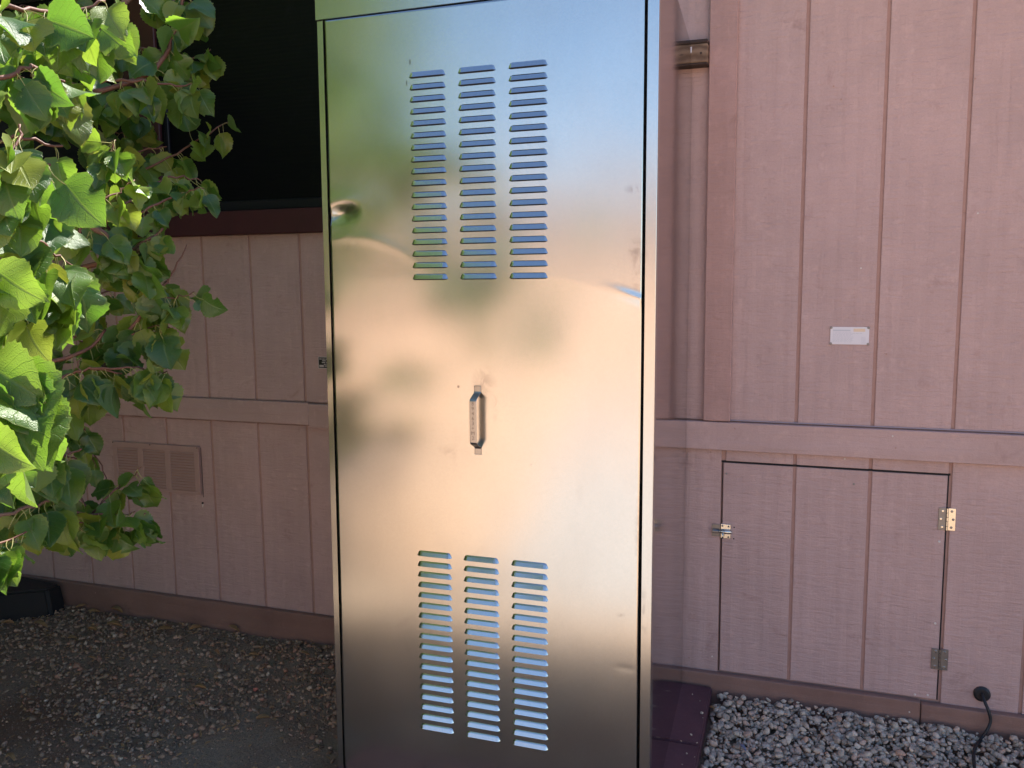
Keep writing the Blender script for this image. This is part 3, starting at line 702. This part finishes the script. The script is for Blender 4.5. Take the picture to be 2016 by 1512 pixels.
# ------------------------------------------------------------------ leaves
def leaf_mesh(seed, bite=0):
    rnd = random.Random(seed)
    n = 18; ks = [-1, -.74, -.4, 0, .4, .74, 1]
    fold = rnd.uniform(.08, .75); curl = rnd.uniform(-.5, 1.4); wave = rnd.uniform(.03, .10); twist = rnd.uniform(-.5, .5); wph = rnd.uniform(0, 6.3)
    Vv = []; Ff = []; UV = []
    bites = [(rnd.choice((-1, 1)), rnd.uniform(.25, .8), rnd.uniform(.04, .09), rnd.uniform(.25, .6)) for _ in range(bite)]
    Wd = rnd.uniform(.46, .56)
    ax = rnd.uniform(-.04, .04)
    for i in range(n):
        t_ = i/(n-1)
        # rounded heart: widest at ~0.35, drawn-out tip
        w_ = Wd*(math.sin(math.pi*min(1, t_/.72*.5+.0))**.62 if t_ < .36 else 1)
        if t_ < .36: w_ = Wd*(math.sin(math.pi/2*(t_/.36))**.55)
        else:
            s = (t_-.36)/.64; w_ = Wd*(max(0, 1-s**2.1)**.92)*(1-.28*s*s*s)
        w_ = max(w_, .004)
        for k in ks:
            ww = w_
            if abs(k) == 1: ww *= 1+.045*(1 if i % 2 else -1)*(1 if 0 < i < n-1 else 0)
            for (sg, bt, bw, bd) in bites:
                if k*sg > 0: ww *= 1-bd*abs(k)*math.exp(-((t_-bt)/bw)**2)
            x = k*ww+ax*math.sin(t_*3)
            back = -.13*(abs(k)**1.4)*max(0, 1-t_/.3)*(w_/Wd+.4)     # basal lobes
            y = t_+back
            z = abs(x)*math.tan(fold)*.8 - curl*.30*t_*t_ + wave*math.sin(t_*9+wph+k*1.5)*abs(k)**1.5
            a = twist*t_; x, z = x*math.cos(a)-z*math.sin(a)*.5, z+x*math.sin(a)
            Vv.append((x, y, z)); UV.append((k*.5+.5, t_))
    m = len(ks)
    for i in range(n-1):
        for k in range(m-1): a = i*m+k; Ff.append((a, a+1, a+m+1, a+m))
    nb = len(Ff); b0 = len(Vv)
    L = rnd.uniform(.35, .6); dx, dz = rnd.uniform(-.1, .1), rnd.uniform(.02, .16)
    for i in range(5):                               # petiole back to the twig
        s = i/4; c = (ax*0+dx*math.sin(s*math.pi)*.6, .02-L*s, -.004+dz*math.sin(s*math.pi*.8)*.7)
        r = .011+.006*s
        for k in range(3):
            th = k*2.094; Vv.append((c[0]+r*math.cos(th), c[1], c[2]+r*math.sin(th)))
    for i in range(4):
        for k in range(3): Ff.append((b0+i*3+k, b0+i*3+(k+1) % 3, b0+(i+1)*3+(k+1) % 3, b0+(i+1)*3+k))
    # shift so that the petiole foot is the origin
    Vv = [(x, y+L, z) for x, y, z in Vv]
    me = bpy.data.meshes.new('leaf'); me.from_pydata(Vv, [], Ff); me.materials.append(M['leaf']); me.materials.append(M['petiole'])
    me.polygons.foreach_set('material_index', [0]*nb+[1]*(len(Ff)-nb)); me.polygons.foreach_set('use_smooth', [True]*len(Ff))
    ul = me.uv_layers.new(name='UVMap')
    for lp in me.loops: ul.data[lp.index].uv = UV[lp.vertex_index] if lp.vertex_index < len(UV) else (0, 0)
    me.update(); return me
LEAVES = [leaf_mesh(i*13+1, bite=(0, 0, 1, 0, 2, 1, 0, 3, 0, 1, 2, 0, 0, 1)[i]) for i in range(14)]

TREE = empty('apricot_tree', (-2.35, 1.0, -.11)); tag(TREE, 'leafy apricot tree reaching in from the left in front of the windows', 'tree')
TB = Vector(TREE.location)
leaf_list = []                                 # (matrix, mesh, visible size)
rnd = random.Random(5)
def add_leaf(p, d, size, nrm=None, hang=.75, lit=False):
    if lit:
        nrm = Vector((rnd.gauss(.1, .35), rnd.gauss(-.55, .3), rnd.gauss(.85, .3)))
        d = Vector((rnd.uniform(-.7, .9), rnd.uniform(-.9, -.1), rnd.uniform(-.8, -.1))); hang = .35
    d = (d.normalized()*(1-hang)+Vector((rnd.uniform(-.55, .55), rnd.uniform(-.55, .35), -1))*hang).normalized()
    nn = nrm or Vector((rnd.gauss(.15, .55), rnd.gauss(-.75, .45), rnd.gauss(.35, .5)))
    nn = (nn-d*nn.dot(d)).normalized(); x = d.cross(nn)
    m = Matrix(((x.x, d.x, nn.x, p.x-TB.x), (x.y, d.y, nn.y, p.y-TB.y), (x.z, d.z, nn.z, p.z-TB.z), (0, 0, 0, 1))) @ Matrix.Scale(size*rnd.uniform(.78, 1.15), 4)
    leaf_list.append((m, rnd.choice(LEAVES), size/max(.3, (p-Vector((0, 0, CAMZ))).length)))
def catmull(pp, per=5):
    out = []
    for i in range(len(pp)-1):
        p0, p1, p2, p3 = pp[max(i-1, 0)], pp[i], pp[i+1], pp[min(i+2, len(pp)-1)]
        for k in range(per):
            s = k/per; out.append(.5*((2*p1)+(p2-p0)*s+(2*p0-5*p1+4*p2-p3)*s*s+(3*p1-p0-3*p2+p3)*s**3))
    out.append(pp[-1]); return out
def twig(path, r0, r1, nleaf, size, start=.15, hang=.7, cluster=2, mat='twig'):
    lit = max(q[2] for q in path) < 1.85 and path[0][0] < 230 and rnd.random() < .95
    pts_ = catmull([depth(*q) for q in path])
    pts_ = [p+Vector((rnd.uniform(-1, 1), rnd.uniform(-1, 1), rnd.uniform(-1, 1)))*.004 for p in pts_]
    n = len(pts_); radii = [r0+(r1-r0)*i/(n-1) for i in range(n)]
    MB().tube([p-TB for p in pts_], radii, 7).build('branch', M[mat], TREE, True)
    if not lit: size *= .88
    for k in range(nleaf):
        s = start+(1-start)*(k+rnd.uniform(0, .8))/max(nleaf, 1); i = min(n-2, int(s*(n-1))); f = s*(n-1)-i
        p = pts_[i].lerp(pts_[i+1], min(1, f)); t_ = (pts_[i+1]-pts_[i]).normalized()
        for c in range(cluster if rnd.random() < .6 else 1):
            side_ = Vector((rnd.uniform(-1, 1), rnd.uniform(-1, 1), rnd.uniform(-.5, .8)))
            add_leaf(p, t_*.6+side_, size, hang=hang*rnd.uniform(.6, 1.15), lit=lit and rnd.random() < .7)
# sunlit foreground twigs
twig([(-120, -60, .85), (-20, -50, .83), (45, -45, .84)], .003, .002, 2, .095, hang=.95, cluster=1)
twig([(-60, 20, 1.25), (40, 15, 1.3), (120, 22, 1.4), (210, 5, 1.45)], .004, .002, 12, .07)
twig([(-50, 60, 1.45), (70, 50, 1.5), (150, 30, 1.5), (200, 50, 1.55)], .004, .002, 9, .07)
twig([(-60, 175, 1.2), (30, 140, 1.25), (80, 135, 1.3), (125, 165, 1.32)], .004, .002, 8, .06)
twig([(-60, 120, 1.5), (60, 160, 1.5), (130, 150, 1.6)], .004, .002, 7, .075)
twig([(-40, 330, 1.15), (20, 300, 1.2), (45, 250, 1.22)], .0035, .0018, 6, .058)
twig([(-60, 370, 1.2), (0, 355, 1.22), (45, 375, 1.25), (100, 320, 1.3)], .006, .002, 8, .072)
twig([(-60, 300, 1.4), (30, 270, 1.4), (120, 290, 1.45)], .004, .002, 6, .07)
twig([(-50, 480, 1.25), (20, 455, 1.3), (70, 475, 1.35), (100, 490, 1.38)], .005, .002, 8, .078)
twig([(-60, 500, 1.15), (0, 510, 1.2), (30, 560, 1.25)], .004, .002, 7, .07)
twig([(-40, 610, 1.25), (15, 630, 1.3), (30, 610, 1.3), (70, 600, 1.32)], .004, .002, 6, .07)
twig([(-60, 700, 1.1), (-10, 710, 1.1), (20, 735, 1.12)], .003, .002, 4, .095, hang=.5)
twig([(-60, 800, 1.1), (-20, 800, 1.1), (30, 815, 1.15)], .003, .002, 5, .07)
twig([(-60, 840, 1.05), (-20, 850, 1.05), (15, 855, 1.08)], .003, .002, 3, .085)
twig([(175, 400, 1.7), (212, 345, 1.72), (217, 300, 1.72), (222, 275, 1.72)], .0035, .0015, 9, .052, start=.3)
twig([(150, 470, 1.75), (190, 400, 1.75), (235, 380, 1.78), (262, 355, 1.8)], .003, .0015, 5, .05, start=.3)
twig([(60, 60, 1.6), (120, 70, 1.6), (190, 80, 1.6)], .003, .0015, 9, .062)
twig([(-30, 420, 1.4), (40, 410, 1.45), (120, 420, 1.5)], .003, .0015, 8, .07)
twig([(60, 500, 1.4), (110, 500, 1.42), (150, 530, 1.45)], .003, .0015, 8, .075)
twig([(-20, 560, 1.4), (60, 560, 1.4), (120, 590, 1.45)], .003, .0015, 8, .07)
twig([(-30, 760, 1.3), (30, 770, 1.3), (70, 770, 1.3)], .003, .0015, 5, .07)
# shaded branches
for _q in range(20):
    _x, _y = rnd.uniform(-20, 230), rnd.uniform(-20, 450)
    twig([(_x, _y, 2.75), (_x+35, _y+rnd.uniform(-30, 30), 2.8), (_x+70, _y+rnd.uniform(-40, 40), 2.85)], .003, .001, 5, .072)
for _q in range(9):
    _x, _y = rnd.uniform(-20, 130), rnd.uniform(560, 900)
    twig([(_x, _y, 2.2), (_x+40, _y+rnd.uniform(-30, 30), 2.25), (_x+70, _y+rnd.uniform(-40, 40), 2.3)], .003, .001, 4, .07)
twig([(90, 190, 2.1), (180, 90, 2.1), (250, 0, 2.15), (300, -60, 2.2)], .010, .007, 6, .08, mat='bark')
twig([(180, 180, 2.1), (300, 145, 2.15), (345, 60, 2.2), (365, -20, 2.2)], .007, .004, 13, .078)
twig([(250, 90, 2.2), (320, 100, 2.25), (380, 115, 2.3), (415, 95, 2.3)], .004, .0015, 13, .062)
twig([(200, 160, 2.1), (280, 160, 2.1), (360, 170, 2.15), (385, 160, 2.15)], .004, .0015, 10, .07)
twig([(270, -20, 2.3), (340, 0, 2.3), (400, 10, 2.3)], .004, .002, 10, .07)
twig([(60, 150, 2.56), (150, 165, 2.56), (230, 200, 2.5)], .005, .002, 11, .082)
twig([(0, 70, 2.7), (110, 90, 2.7), (200, 110, 2.6)], .006, .003, 8, .08)
twig([(40, 220, 2.56), (110, 215, 2.56), (190, 225, 2.5)], .004, .002, 8, .08)
twig([(200, 360, 2.3), (300, 325, 2.3), (380, 285, 2.35), (450, 236, 2.4)], .004, .0015, 12, .066, start=.1)
twig([(180, 340, 2.3), (260, 300, 2.3), (330, 290, 2.35)], .004, .0015, 9, .07)
twig([(180, 470, 2.1), (250, 400, 2.1), (330, 350, 2.15), (395, 355, 2.2)], .005, .0015, 15, .062)
twig([(200, 440, 2.0), (280, 415, 2.0), (350, 380, 2.05), (400, 370, 2.05)], .004, .0015, 14, .056)
twig([(120, 400, 1.85), (190, 450, 1.9), (255, 500, 1.95), (275, 490, 1.95)], .009, .005, 9, .075, mat='bark')
twig([(100, 540, 2.0), (200, 515, 1.98), (265, 490, 1.97), (320, 450, 2.0)], .008, .003, 12, .065)
twig([(255, 495, 1.95), (290, 540, 1.97), (300, 560, 2.0)], .004, .0015, 7, .065)
twig([(190, 740, 2.0), (245, 665, 2.0), (300, 590, 2.02), (335, 545, 2.03), (368, 484, 2.05)], .006, .0012, 0, .08)
twig([(190, 740, 2.0), (245, 665, 2.0), (300, 590, 2.02), (330, 550, 2.03)], .002, .001, 12, .078)
twig([(300, 590, 2.0), (345, 585, 2.0), (385, 575, 2.0)], .002, .001, 6, .066)
twig([(245, 665, 2.0), (300, 640, 2.02), (340, 650, 2.03)], .002, .001, 5, .075)
twig([(60, 720, 1.9), (150, 700, 1.95), (210, 650, 2.0)], .006, .003, 9, .075)
twig([(120, 640, 2.2), (180, 590, 2.2), (220, 570, 2.25)], .004, .002, 10, .06)
twig([(140, 560, 2.3), (200, 620, 2.3), (215, 700, 2.3)], .004, .002, 9, .06)
twig([(60, 790, 1.85), (130, 740, 1.9), (175, 727, 1.9), (240, 735, 1.92)], .004, .002, 7, .085)
twig([(175, 727, 1.9), (250, 725, 1.92), (300, 730, 1.95), (330, 735, 1.95)], .003, .0015, 10, .08)
twig([(20, 860, 1.9), (90, 820, 1.95), (150, 815, 2.0), (165, 845, 2.0)], .004, .002, 9, .07)
twig([(130, 840, 2.1), (170, 870, 2.1), (190, 920, 2.1)], .002, .001, 4, .05)
twig([(30, 900, 1.7), (80, 880, 1.75), (120, 895, 1.8), (160, 885, 1.82)], .004, .002, 6, .078)
twig([(-40, 960, 1.7), (20, 950, 1.75), (60, 965, 1.8), (100, 975, 1.8)], .005, .002, 5, .07)
twig([(-40, 1030, 1.65), (40, 1005, 1.7), (90, 990, 1.75), (130, 974, 1.8)], .004, .003, 6, .075, start=.3, mat='bark')
twig([(150, 945, 2.0), (170, 1000, 2.0), (205, 1010, 2.0)], .003, .002, 5, .06)
twig([(180, 1015, 1.95), (225, 965, 1.97), (250, 945, 2.0), (278, 920, 2.0)], .003, .001, 9, .062)
twig([(90, 1005, 1.85), (160, 1010, 1.9), (220, 1015, 1.95), (265, 1010, 1.97)], .004, .0015, 12, .066)
twig([(120, 1020, 1.9), (190, 1035, 1.95), (255, 1030, 1.97), (290, 1010, 1.98)], .003, .0015, 10, .06)
twig([(60, 1010, 1.8), (110, 1030, 1.85), (170, 1030, 1.9)], .003, .0015, 8, .07)
twig([(-60, 1090, 1.5), (0, 1070, 1.55), (50, 1045, 1.6)], .003, .0015, 9, .062)
twig([(-60, 900, 1.45), (0, 870, 1.5), (60, 840, 1.6)], .005, .002, 5, .075)
# bare dead twigs
for path in ([(0, 740, 2.3), (60, 720, 2.3), (110, 705, 2.3)], [(20, 930, 2.2), (60, 925, 2.2), (100, 915, 2.2)], [(0, 560, 1.9), (5, 640, 1.9), (10, 740, 1.9)], [(170, 860, 2.1), (200, 920, 2.1), (215, 960, 2.1)], [(140, 560, 2.3), (170, 500, 2.3), (190, 485, 2.3)], [(150, 700, 2.3), (180, 760, 2.3), (210, 790, 2.3)], [(105, 700, 2.1), (60, 790, 2.1), (55, 860, 2.1)], [(190, 540, 2.2), (200, 560, 2.2), (225, 545, 2.2)]):
    twig(path, .0025, .0008, 0, .05)
# trunk and limbs out to the left of the picture
MB().tube([(0, 0, -.05), (.02, .03, .4), (.05, .05, .8), (.0, .1, 1.3), (-.05, .12, 1.9), (-.1, .1, 2.6)], [.075, .062, .055, .045, .035, .02], 12).build('trunk', M['bark'], TREE, True)
for (z, px, py, d, r) in ((.8, -60, 1030, 1.7, .014), (1.0, -60, 860, 1.8, .014), (1.15, -60, 700, 1.15, .012), (1.3, -50, 500, 1.25, .014), (1.3, 60, 560, 2.0, .013), (1.5, -60, 320, 1.4, .012), (1.6, 90, 190, 2.1, .014), (1.7, -60, 60, 1.3, .012)):
    e = depth(px, py, d)-TB; s = Vector((.02, .08, z))
    MB().tube([s, s.lerp(e, .5)+Vector((0, 0, .08)), e], [r*1.5, r, r*.5], 8).build('branch', M['bark'], TREE, True)
n_vis = len(leaf_list)
# crown beyond the frame (up and to the left)
k = 0
while k < 1500:
    p = Vector((rnd.uniform(-3.3, -1.2), rnd.uniform(.3, 2.2), rnd.uniform(.9, 3.2)))
    c = ((p.x+2.35)/1.0)**2+((p.y-1.2)/.95)**2+((p.z-2.1)/1.2)**2
    if c > 1: continue
    q = p-Vector((0, 0, CAMZ)); dd = q.dot(Fv); sx = 1008+FPX*q.dot(Rv)/dd; sy_ = 756-FPX*q.dot(Uv)/dd
    if dd > 0 and sx > -70 and sy_ > -90: continue
    add_leaf(p, Vector((rnd.uniform(-1, 1), rnd.uniform(-1, 1), 0)), .075); k += 1
order = sorted(range(len(leaf_list)), key=lambda i: -(leaf_list[i][2] if i < n_vis else 0))
for i in order[:300]:
    m, me, _ = leaf_list[i]
    o = bpy.data.objects.new('leaf', me); COL.objects.link(o); o.parent = TREE; o.matrix_local = m
vs, fs, uvs, var, mis = [], [], [], [], []; nb = 0
cache = {}
for i in order[300:]:
    m, me, _ = leaf_list[i]
    if me not in cache:
        cache[me] = (np.array([v.co[:] for v in me.vertices]), [tuple(p.vertices) for p in me.polygons], [p.material_index for p in me.polygons], [tuple(l.uv) for l in me.uv_layers[0].data])
    V_, F_, MI, UVs = cache[me]
    A = np.array(m); vs.append(V_@A[:3, :3].T+A[:3, 3]); fs += [tuple(a+nb for a in f) for f in F_]; mis += MI; uvs += UVs
    var.append(np.full(len(V_), rnd.random())); nb += len(V_)
me = bpy.data.meshes.new('foliage'); me.from_pydata(np.concatenate(vs).tolist(), [], fs)
me.materials.append(M['leaf']); me.materials.append(M['petiole']); me.polygons.foreach_set('material_index', mis); me.polygons.foreach_set('use_smooth', [True]*len(fs))
ul = me.uv_layers.new(name='UVMap'); ul.data.foreach_set('uv', np.array(uvs, dtype=np.float32).ravel())
a = me.attributes.new('var', 'FLOAT', 'POINT'); a.data.foreach_set('value', np.concatenate(var).astype(np.float32)); me.update()
fo = bpy.data.objects.new('foliage', me); COL.objects.link(fo); fo.parent = TREE; tag(fo, kind='stuff')
print('leaves in view', n_vis, 'all', len(leaf_list))

def leaf_cloud(name, parent, test, bounds, n, seed, size=(.03, .055), ncl=160, sp=.16, shade=None):
    r = random.Random(seed); V_ = []; F_ = []; va = []; org = Vector(parent.location)
    cl = []
    while len(cl) < ncl:
        c = Vector([r.uniform(*b) for b in bounds])
        if test(c): cl.append(c)
    while len(F_) < n:
        c = cl[r.randrange(ncl)]; p = c+Vector((r.gauss(0, sp), r.gauss(0, sp), r.gauss(0, sp)))
        if not test(p): continue
        s = r.uniform(*size); d = Vector((r.uniform(-1, 1), r.uniform(-1, 1), r.uniform(-1.2, .3))).normalized(); nn = Vector((r.gauss(0, .6), r.gauss(0, .6), 1)); nn = (nn-d*nn.dot(d)).normalized(); x = d.cross(nn)
        p = p-org; b = len(V_); V_ += [tuple(p), tuple(p+d*s*.6+x*s*.5), tuple(p+d*s*1.4), tuple(p+d*s*.6-x*s*.5)]; F_.append((b, b+1, b+2, b+3)); va += [r.random()]*4
    me = bpy.data.meshes.new(name); me.from_pydata(V_, [], F_); me.materials.append(M['leaf']); ul = me.uv_layers.new(name='UVMap')
    a_ = me.attributes.new('var', 'FLOAT', 'POINT'); a_.data.foreach_set('value', np.array(va, dtype=np.float32)); ul.data.foreach_set('uv', np.tile([.3, .2, .5, .4, .3, .6, .2, .4], len(F_)).astype(np.float32)); me.update()
    o = bpy.data.objects.new(name, me); COL.objects.link(o); o.parent = parent; tag(o, kind='stuff')
def out_of_view(p):
    q = p-Vector((0, 0, CAMZ)); dd = q.dot(Fv)
    if dd < .05: return True
    return 1008+FPX*q.dot(Rv)/dd < -90 or 756-FPX*q.dot(Uv)/dd < -110
def shade_crown_test(p):
    if not out_of_view(p) or p.length < 1.3: return False
    if p.x > -2.35 and p.y > .0 and p.z > 2.1: return False
    if p.x < -1.25*p.y-.30 and p.x < -1.9 and p.x < -1.28-.62*(1.93-p.y) and -.4 < p.y < 2.35 and p.x > -4.6 and .0 < p.z < 4.1: return True
    if p.x > -1.05-.50*(1.9-p.y): return False
    return p.y < (p.z-1)*.6 and ((p.x+2.9)/1.9)**2+((p.y-.3)/1.9)**2+((p.z-3.0)/1.3)**2 < 1 and out_of_view(p) and p.length > 1.4
leaf_cloud('crown', TREE, shade_crown_test, ((-4.8, -1.0), (-2.0, 2.4), (.0, 4.4)), 66000, 4, size=(.035, .06), ncl=460)  # unseen foliage added out of frame to keep skylight off the left wall

# ------------------------------------------------------------------ fallen leaves and oddments on the ground
def hit_ground(px, py):
    d = ray(px, py); z = 0.0
    for _ in range(6):
        t_ = (z-CAMZ)/d.z; p = d*t_; z = gz(p.x, p.y)+.012
    return Vector((p.x, p.y, z))
def dry_leaf(px, py, L, W, ang, mat, name='fallen_leaf', lift=.006):
    p = hit_ground(px, py); p.y = min(p.y, WY-.045)
    V_ = []; F_ = []; n = 9; cu = rnd.uniform(.25, .6)
    for i in range(n):
        t_ = i/(n-1); w_ = W*math.sin(math.pi*min(.98, t_*.95+.03))**.7
        for k in (-1, 0, 1):
            V_.append(((t_-.5)*L, k*w_*.5*(1-.3*abs(k)), lift+abs(k)*w_*cu+.10*L*math.sin(t_*3+1)*(.5+.3*k)))
    for i in range(n-1):
        for k in range(2): a = i*3+k; F_.append((a, a+1, a+4, a+3))
    b = len(V_); V_ += [(x, y, z-.0008) for x, y, z in V_]; F_ += [tuple(b+i for i in f[::-1]) for f in F_]
    for i in range(n-1): F_ += [(i*3, i*3+3, b+i*3+3, b+i*3), (i*3+2, b+i*3+2, b+i*3+5, i*3+5)]
    o = mesh(name, V_, F_, M[mat], smooth=True); o.location = p; o.rotation_euler = (rnd.uniform(-.3, .3), rnd.uniform(-.2, .2), ang); return o
for (px, py, L, a) in ((80, 1236, .055, .1), (182, 1246, .045, -.2), (185, 1210, .04, .8), (225, 1237, .05, .5), (325, 1245, .045, .7), (385, 1243, .042, 1.0), (462, 1243, .045, -.1), (240, 1203, .045, .1), (180, 1190, .035, .9),
                      (145, 1262, .04, 0), (15, 1233, .04, 1.2), (425, 1291, .035, -.4), (500, 1296, .035, .1), (395, 1361, .035, .2), (600, 1293, .035, 0), (520, 1420, .035, .4), (20, 1500, .04, -.3), (180, 1302, .03, 0)):
    o = dry_leaf(px, py, L*1.15, L*.5, a, 'dry', lift=.012); tag(o, 'curled dry brown leaf lying on the shaded brown gravel', 'leaf', 'dry leaves fallen on the brown gravel')
lv, lf = [], []
for _ in range(900):
    x, y = rnd.uniform(-3.3, -1.25), rnd.uniform(1.5, WY-.04)
    z = gz(x, y)+rnd.uniform(.008, .016); a = rnd.uniform(0, 6.28); L = rnd.uniform(.004, .014); W_ = rnd.uniform(.001, .005)
    ca, sa = math.cos(a), math.sin(a); b = len(lv)
    lv += [(x-ca*L, y-sa*L, z), (x-sa*W_, y+ca*W_, z+rnd.uniform(0, .004)), (x+ca*L, y+sa*L, z+rnd.uniform(-.002, .004)), (x+sa*W_, y-ca*W_, z+.001)]; lf.append((b, b+1, b+2, b+3))
tag(mesh('leaf_litter', lv, lf, M['dry']), kind='stuff')
tag(dry_leaf(1800, 1436, .036, .014, -.05, 'pale', lift=.018), 'pale tan curled leaf on grey gravel below the skirt board joint', 'leaf')
tag(dry_leaf(1463, 1484, .030, .013, -.9, 'bluel', lift=.018), 'blue-grey leaf lying on the grey gravel beside the maroon slab', 'leaf')
tag(dry_leaf(1404, 1408, .034, .012, -.8, 'dry', lift=.018), 'brown leaf caught between grey gravel and the maroon slab', 'leaf')
p = hit_ground(503, 1357)
v = SH[3]*.012; o = mesh('red_stone', [tuple(q) for q in v], [tuple(int(i) for i in f) for f in IF], M['redchip'], smooth=False, loc=(p.x, p.y, p.z)); tag(o, 'single pinkish red pebble among the brown gravel', 'stone')
p = on_y(1567, 1385, 2.55)
v = SH[5]*.013; o = mesh('dark_stone', [tuple(q) for q in v], [tuple(int(i) for i in f) for f in IF], M['skirt'], smooth=False, loc=(p.x, p.y, p.z-.004)); tag(o, 'dark round stone resting against the skirt board above the gravel', 'stone')

# ------------------------------------------------------------------ what stands behind the camera (seen in the metal)
NB = empty('neighbour_house', (-6, -8.2, -.16)); tag(NB, 'sunlit tan single storey house across the yard, mirrored in the cabinet', 'house')
MB().box(-11, 9.5, -5, 0, 0, 2.75).build('wall', M['nb'], NB)
MB().add([(-11.4, .5, 2.75), (9.9, .5, 2.75), (9.9, -2.5, 3.55), (-11.4, -2.5, 3.55), (-11.4, -5.4, 2.75), (9.9, -5.4, 2.75)], [(0, 1, 2, 3), (3, 2, 5, 4), (0, 3, 4), (1, 5, 2), (0, 4, 5, 1)]).build('roof', M['nbroof'], NB)
for x in (-7, -2.5, 6.5):
    wn = MB().box(x, x+1.3, .01, .05, .95, 2.1).build('window', M['conc'], NB); MB().box(x+.07, x+1.23, .051, .06, 1.02, 2.03).build('pane', M['nbglass'], wn)

def yard_tree(loc, rx, ry, rz, zc, n, seed, label, trunk_h):
    T_ = empty('yard_tree', loc); tag(T_, label, 'tree', 'yard trees behind the camera')
    r = random.Random(seed)
    MB().tube([(0, 0, -.05), (.03, 0, trunk_h*.5), (0, .04, trunk_h), (.05, 0, zc)], [.09, .075, .06, .03], 10).build('trunk', M['bark'], T_, True)
    for k in range(6):
        a = k*1.05; MB().tube([(0, .03, trunk_h*.9), (math.cos(a)*rx*.35, math.sin(a)*ry*.35, zc*.9), (math.cos(a)*rx*.7, math.sin(a)*ry*.7, zc+.2*rz)], [.035, .025, .01], 7).build('limb', M['bark'], T_, True)
    V_ = []; F_ = []; va = []
    cl = [(r.gauss(0, .5), r.gauss(0, .5), r.gauss(0, .5)) for _ in range(60)]
    for _ in range(n):
        c = cl[r.randrange(60)]; q = Vector((c[0]+r.gauss(0, .17), c[1]+r.gauss(0, .17), c[2]+r.gauss(0, .17)))
        if q.length > 1.15: continue
        p = Vector((q.x*rx, q.y*ry, zc+q.z*rz)); s = r.uniform(.03, .06)
        d = Vector((r.uniform(-1, 1), r.uniform(-1, 1), r.uniform(-1.2, .3))).normalized(); nn = Vector((r.gauss(0, .6), r.gauss(0, .6), 1)); nn = (nn-d*nn.dot(d)).normalized(); x = d.cross(nn)
        b = len(V_); V_ += [tuple(p), tuple(p+d*s*.6+x*s*.5), tuple(p+d*s*1.4), tuple(p+d*s*.6-x*s*.5)]; F_.append((b, b+1, b+2, b+3)); va += [r.random()]*4
    me = bpy.data.meshes.new('crown'); me.from_pydata(V_, [], F_); me.materials.append(M['leaf']); ul = me.uv_layers.new(name='UVMap')
    a_ = me.attributes.new('var', 'FLOAT', 'POINT'); a_.data.foreach_set('value', np.array(va, dtype=np.float32)); ul.data.foreach_set('uv', np.tile([.3, .2, .5, .4, .3, .6, .2, .4], len(F_)).astype(np.float32)); me.update()
    o = bpy.data.objects.new('crown', me); COL.objects.link(o); o.parent = T_; tag(o, kind='stuff')
yard_tree((-3.75, -1.6, -.15), 1.2, 1.1, 1.6, 2.8, 18000, 21, 'sunlit leafy tree across the yard, mirrored in the left of the cabinet', 1.3)
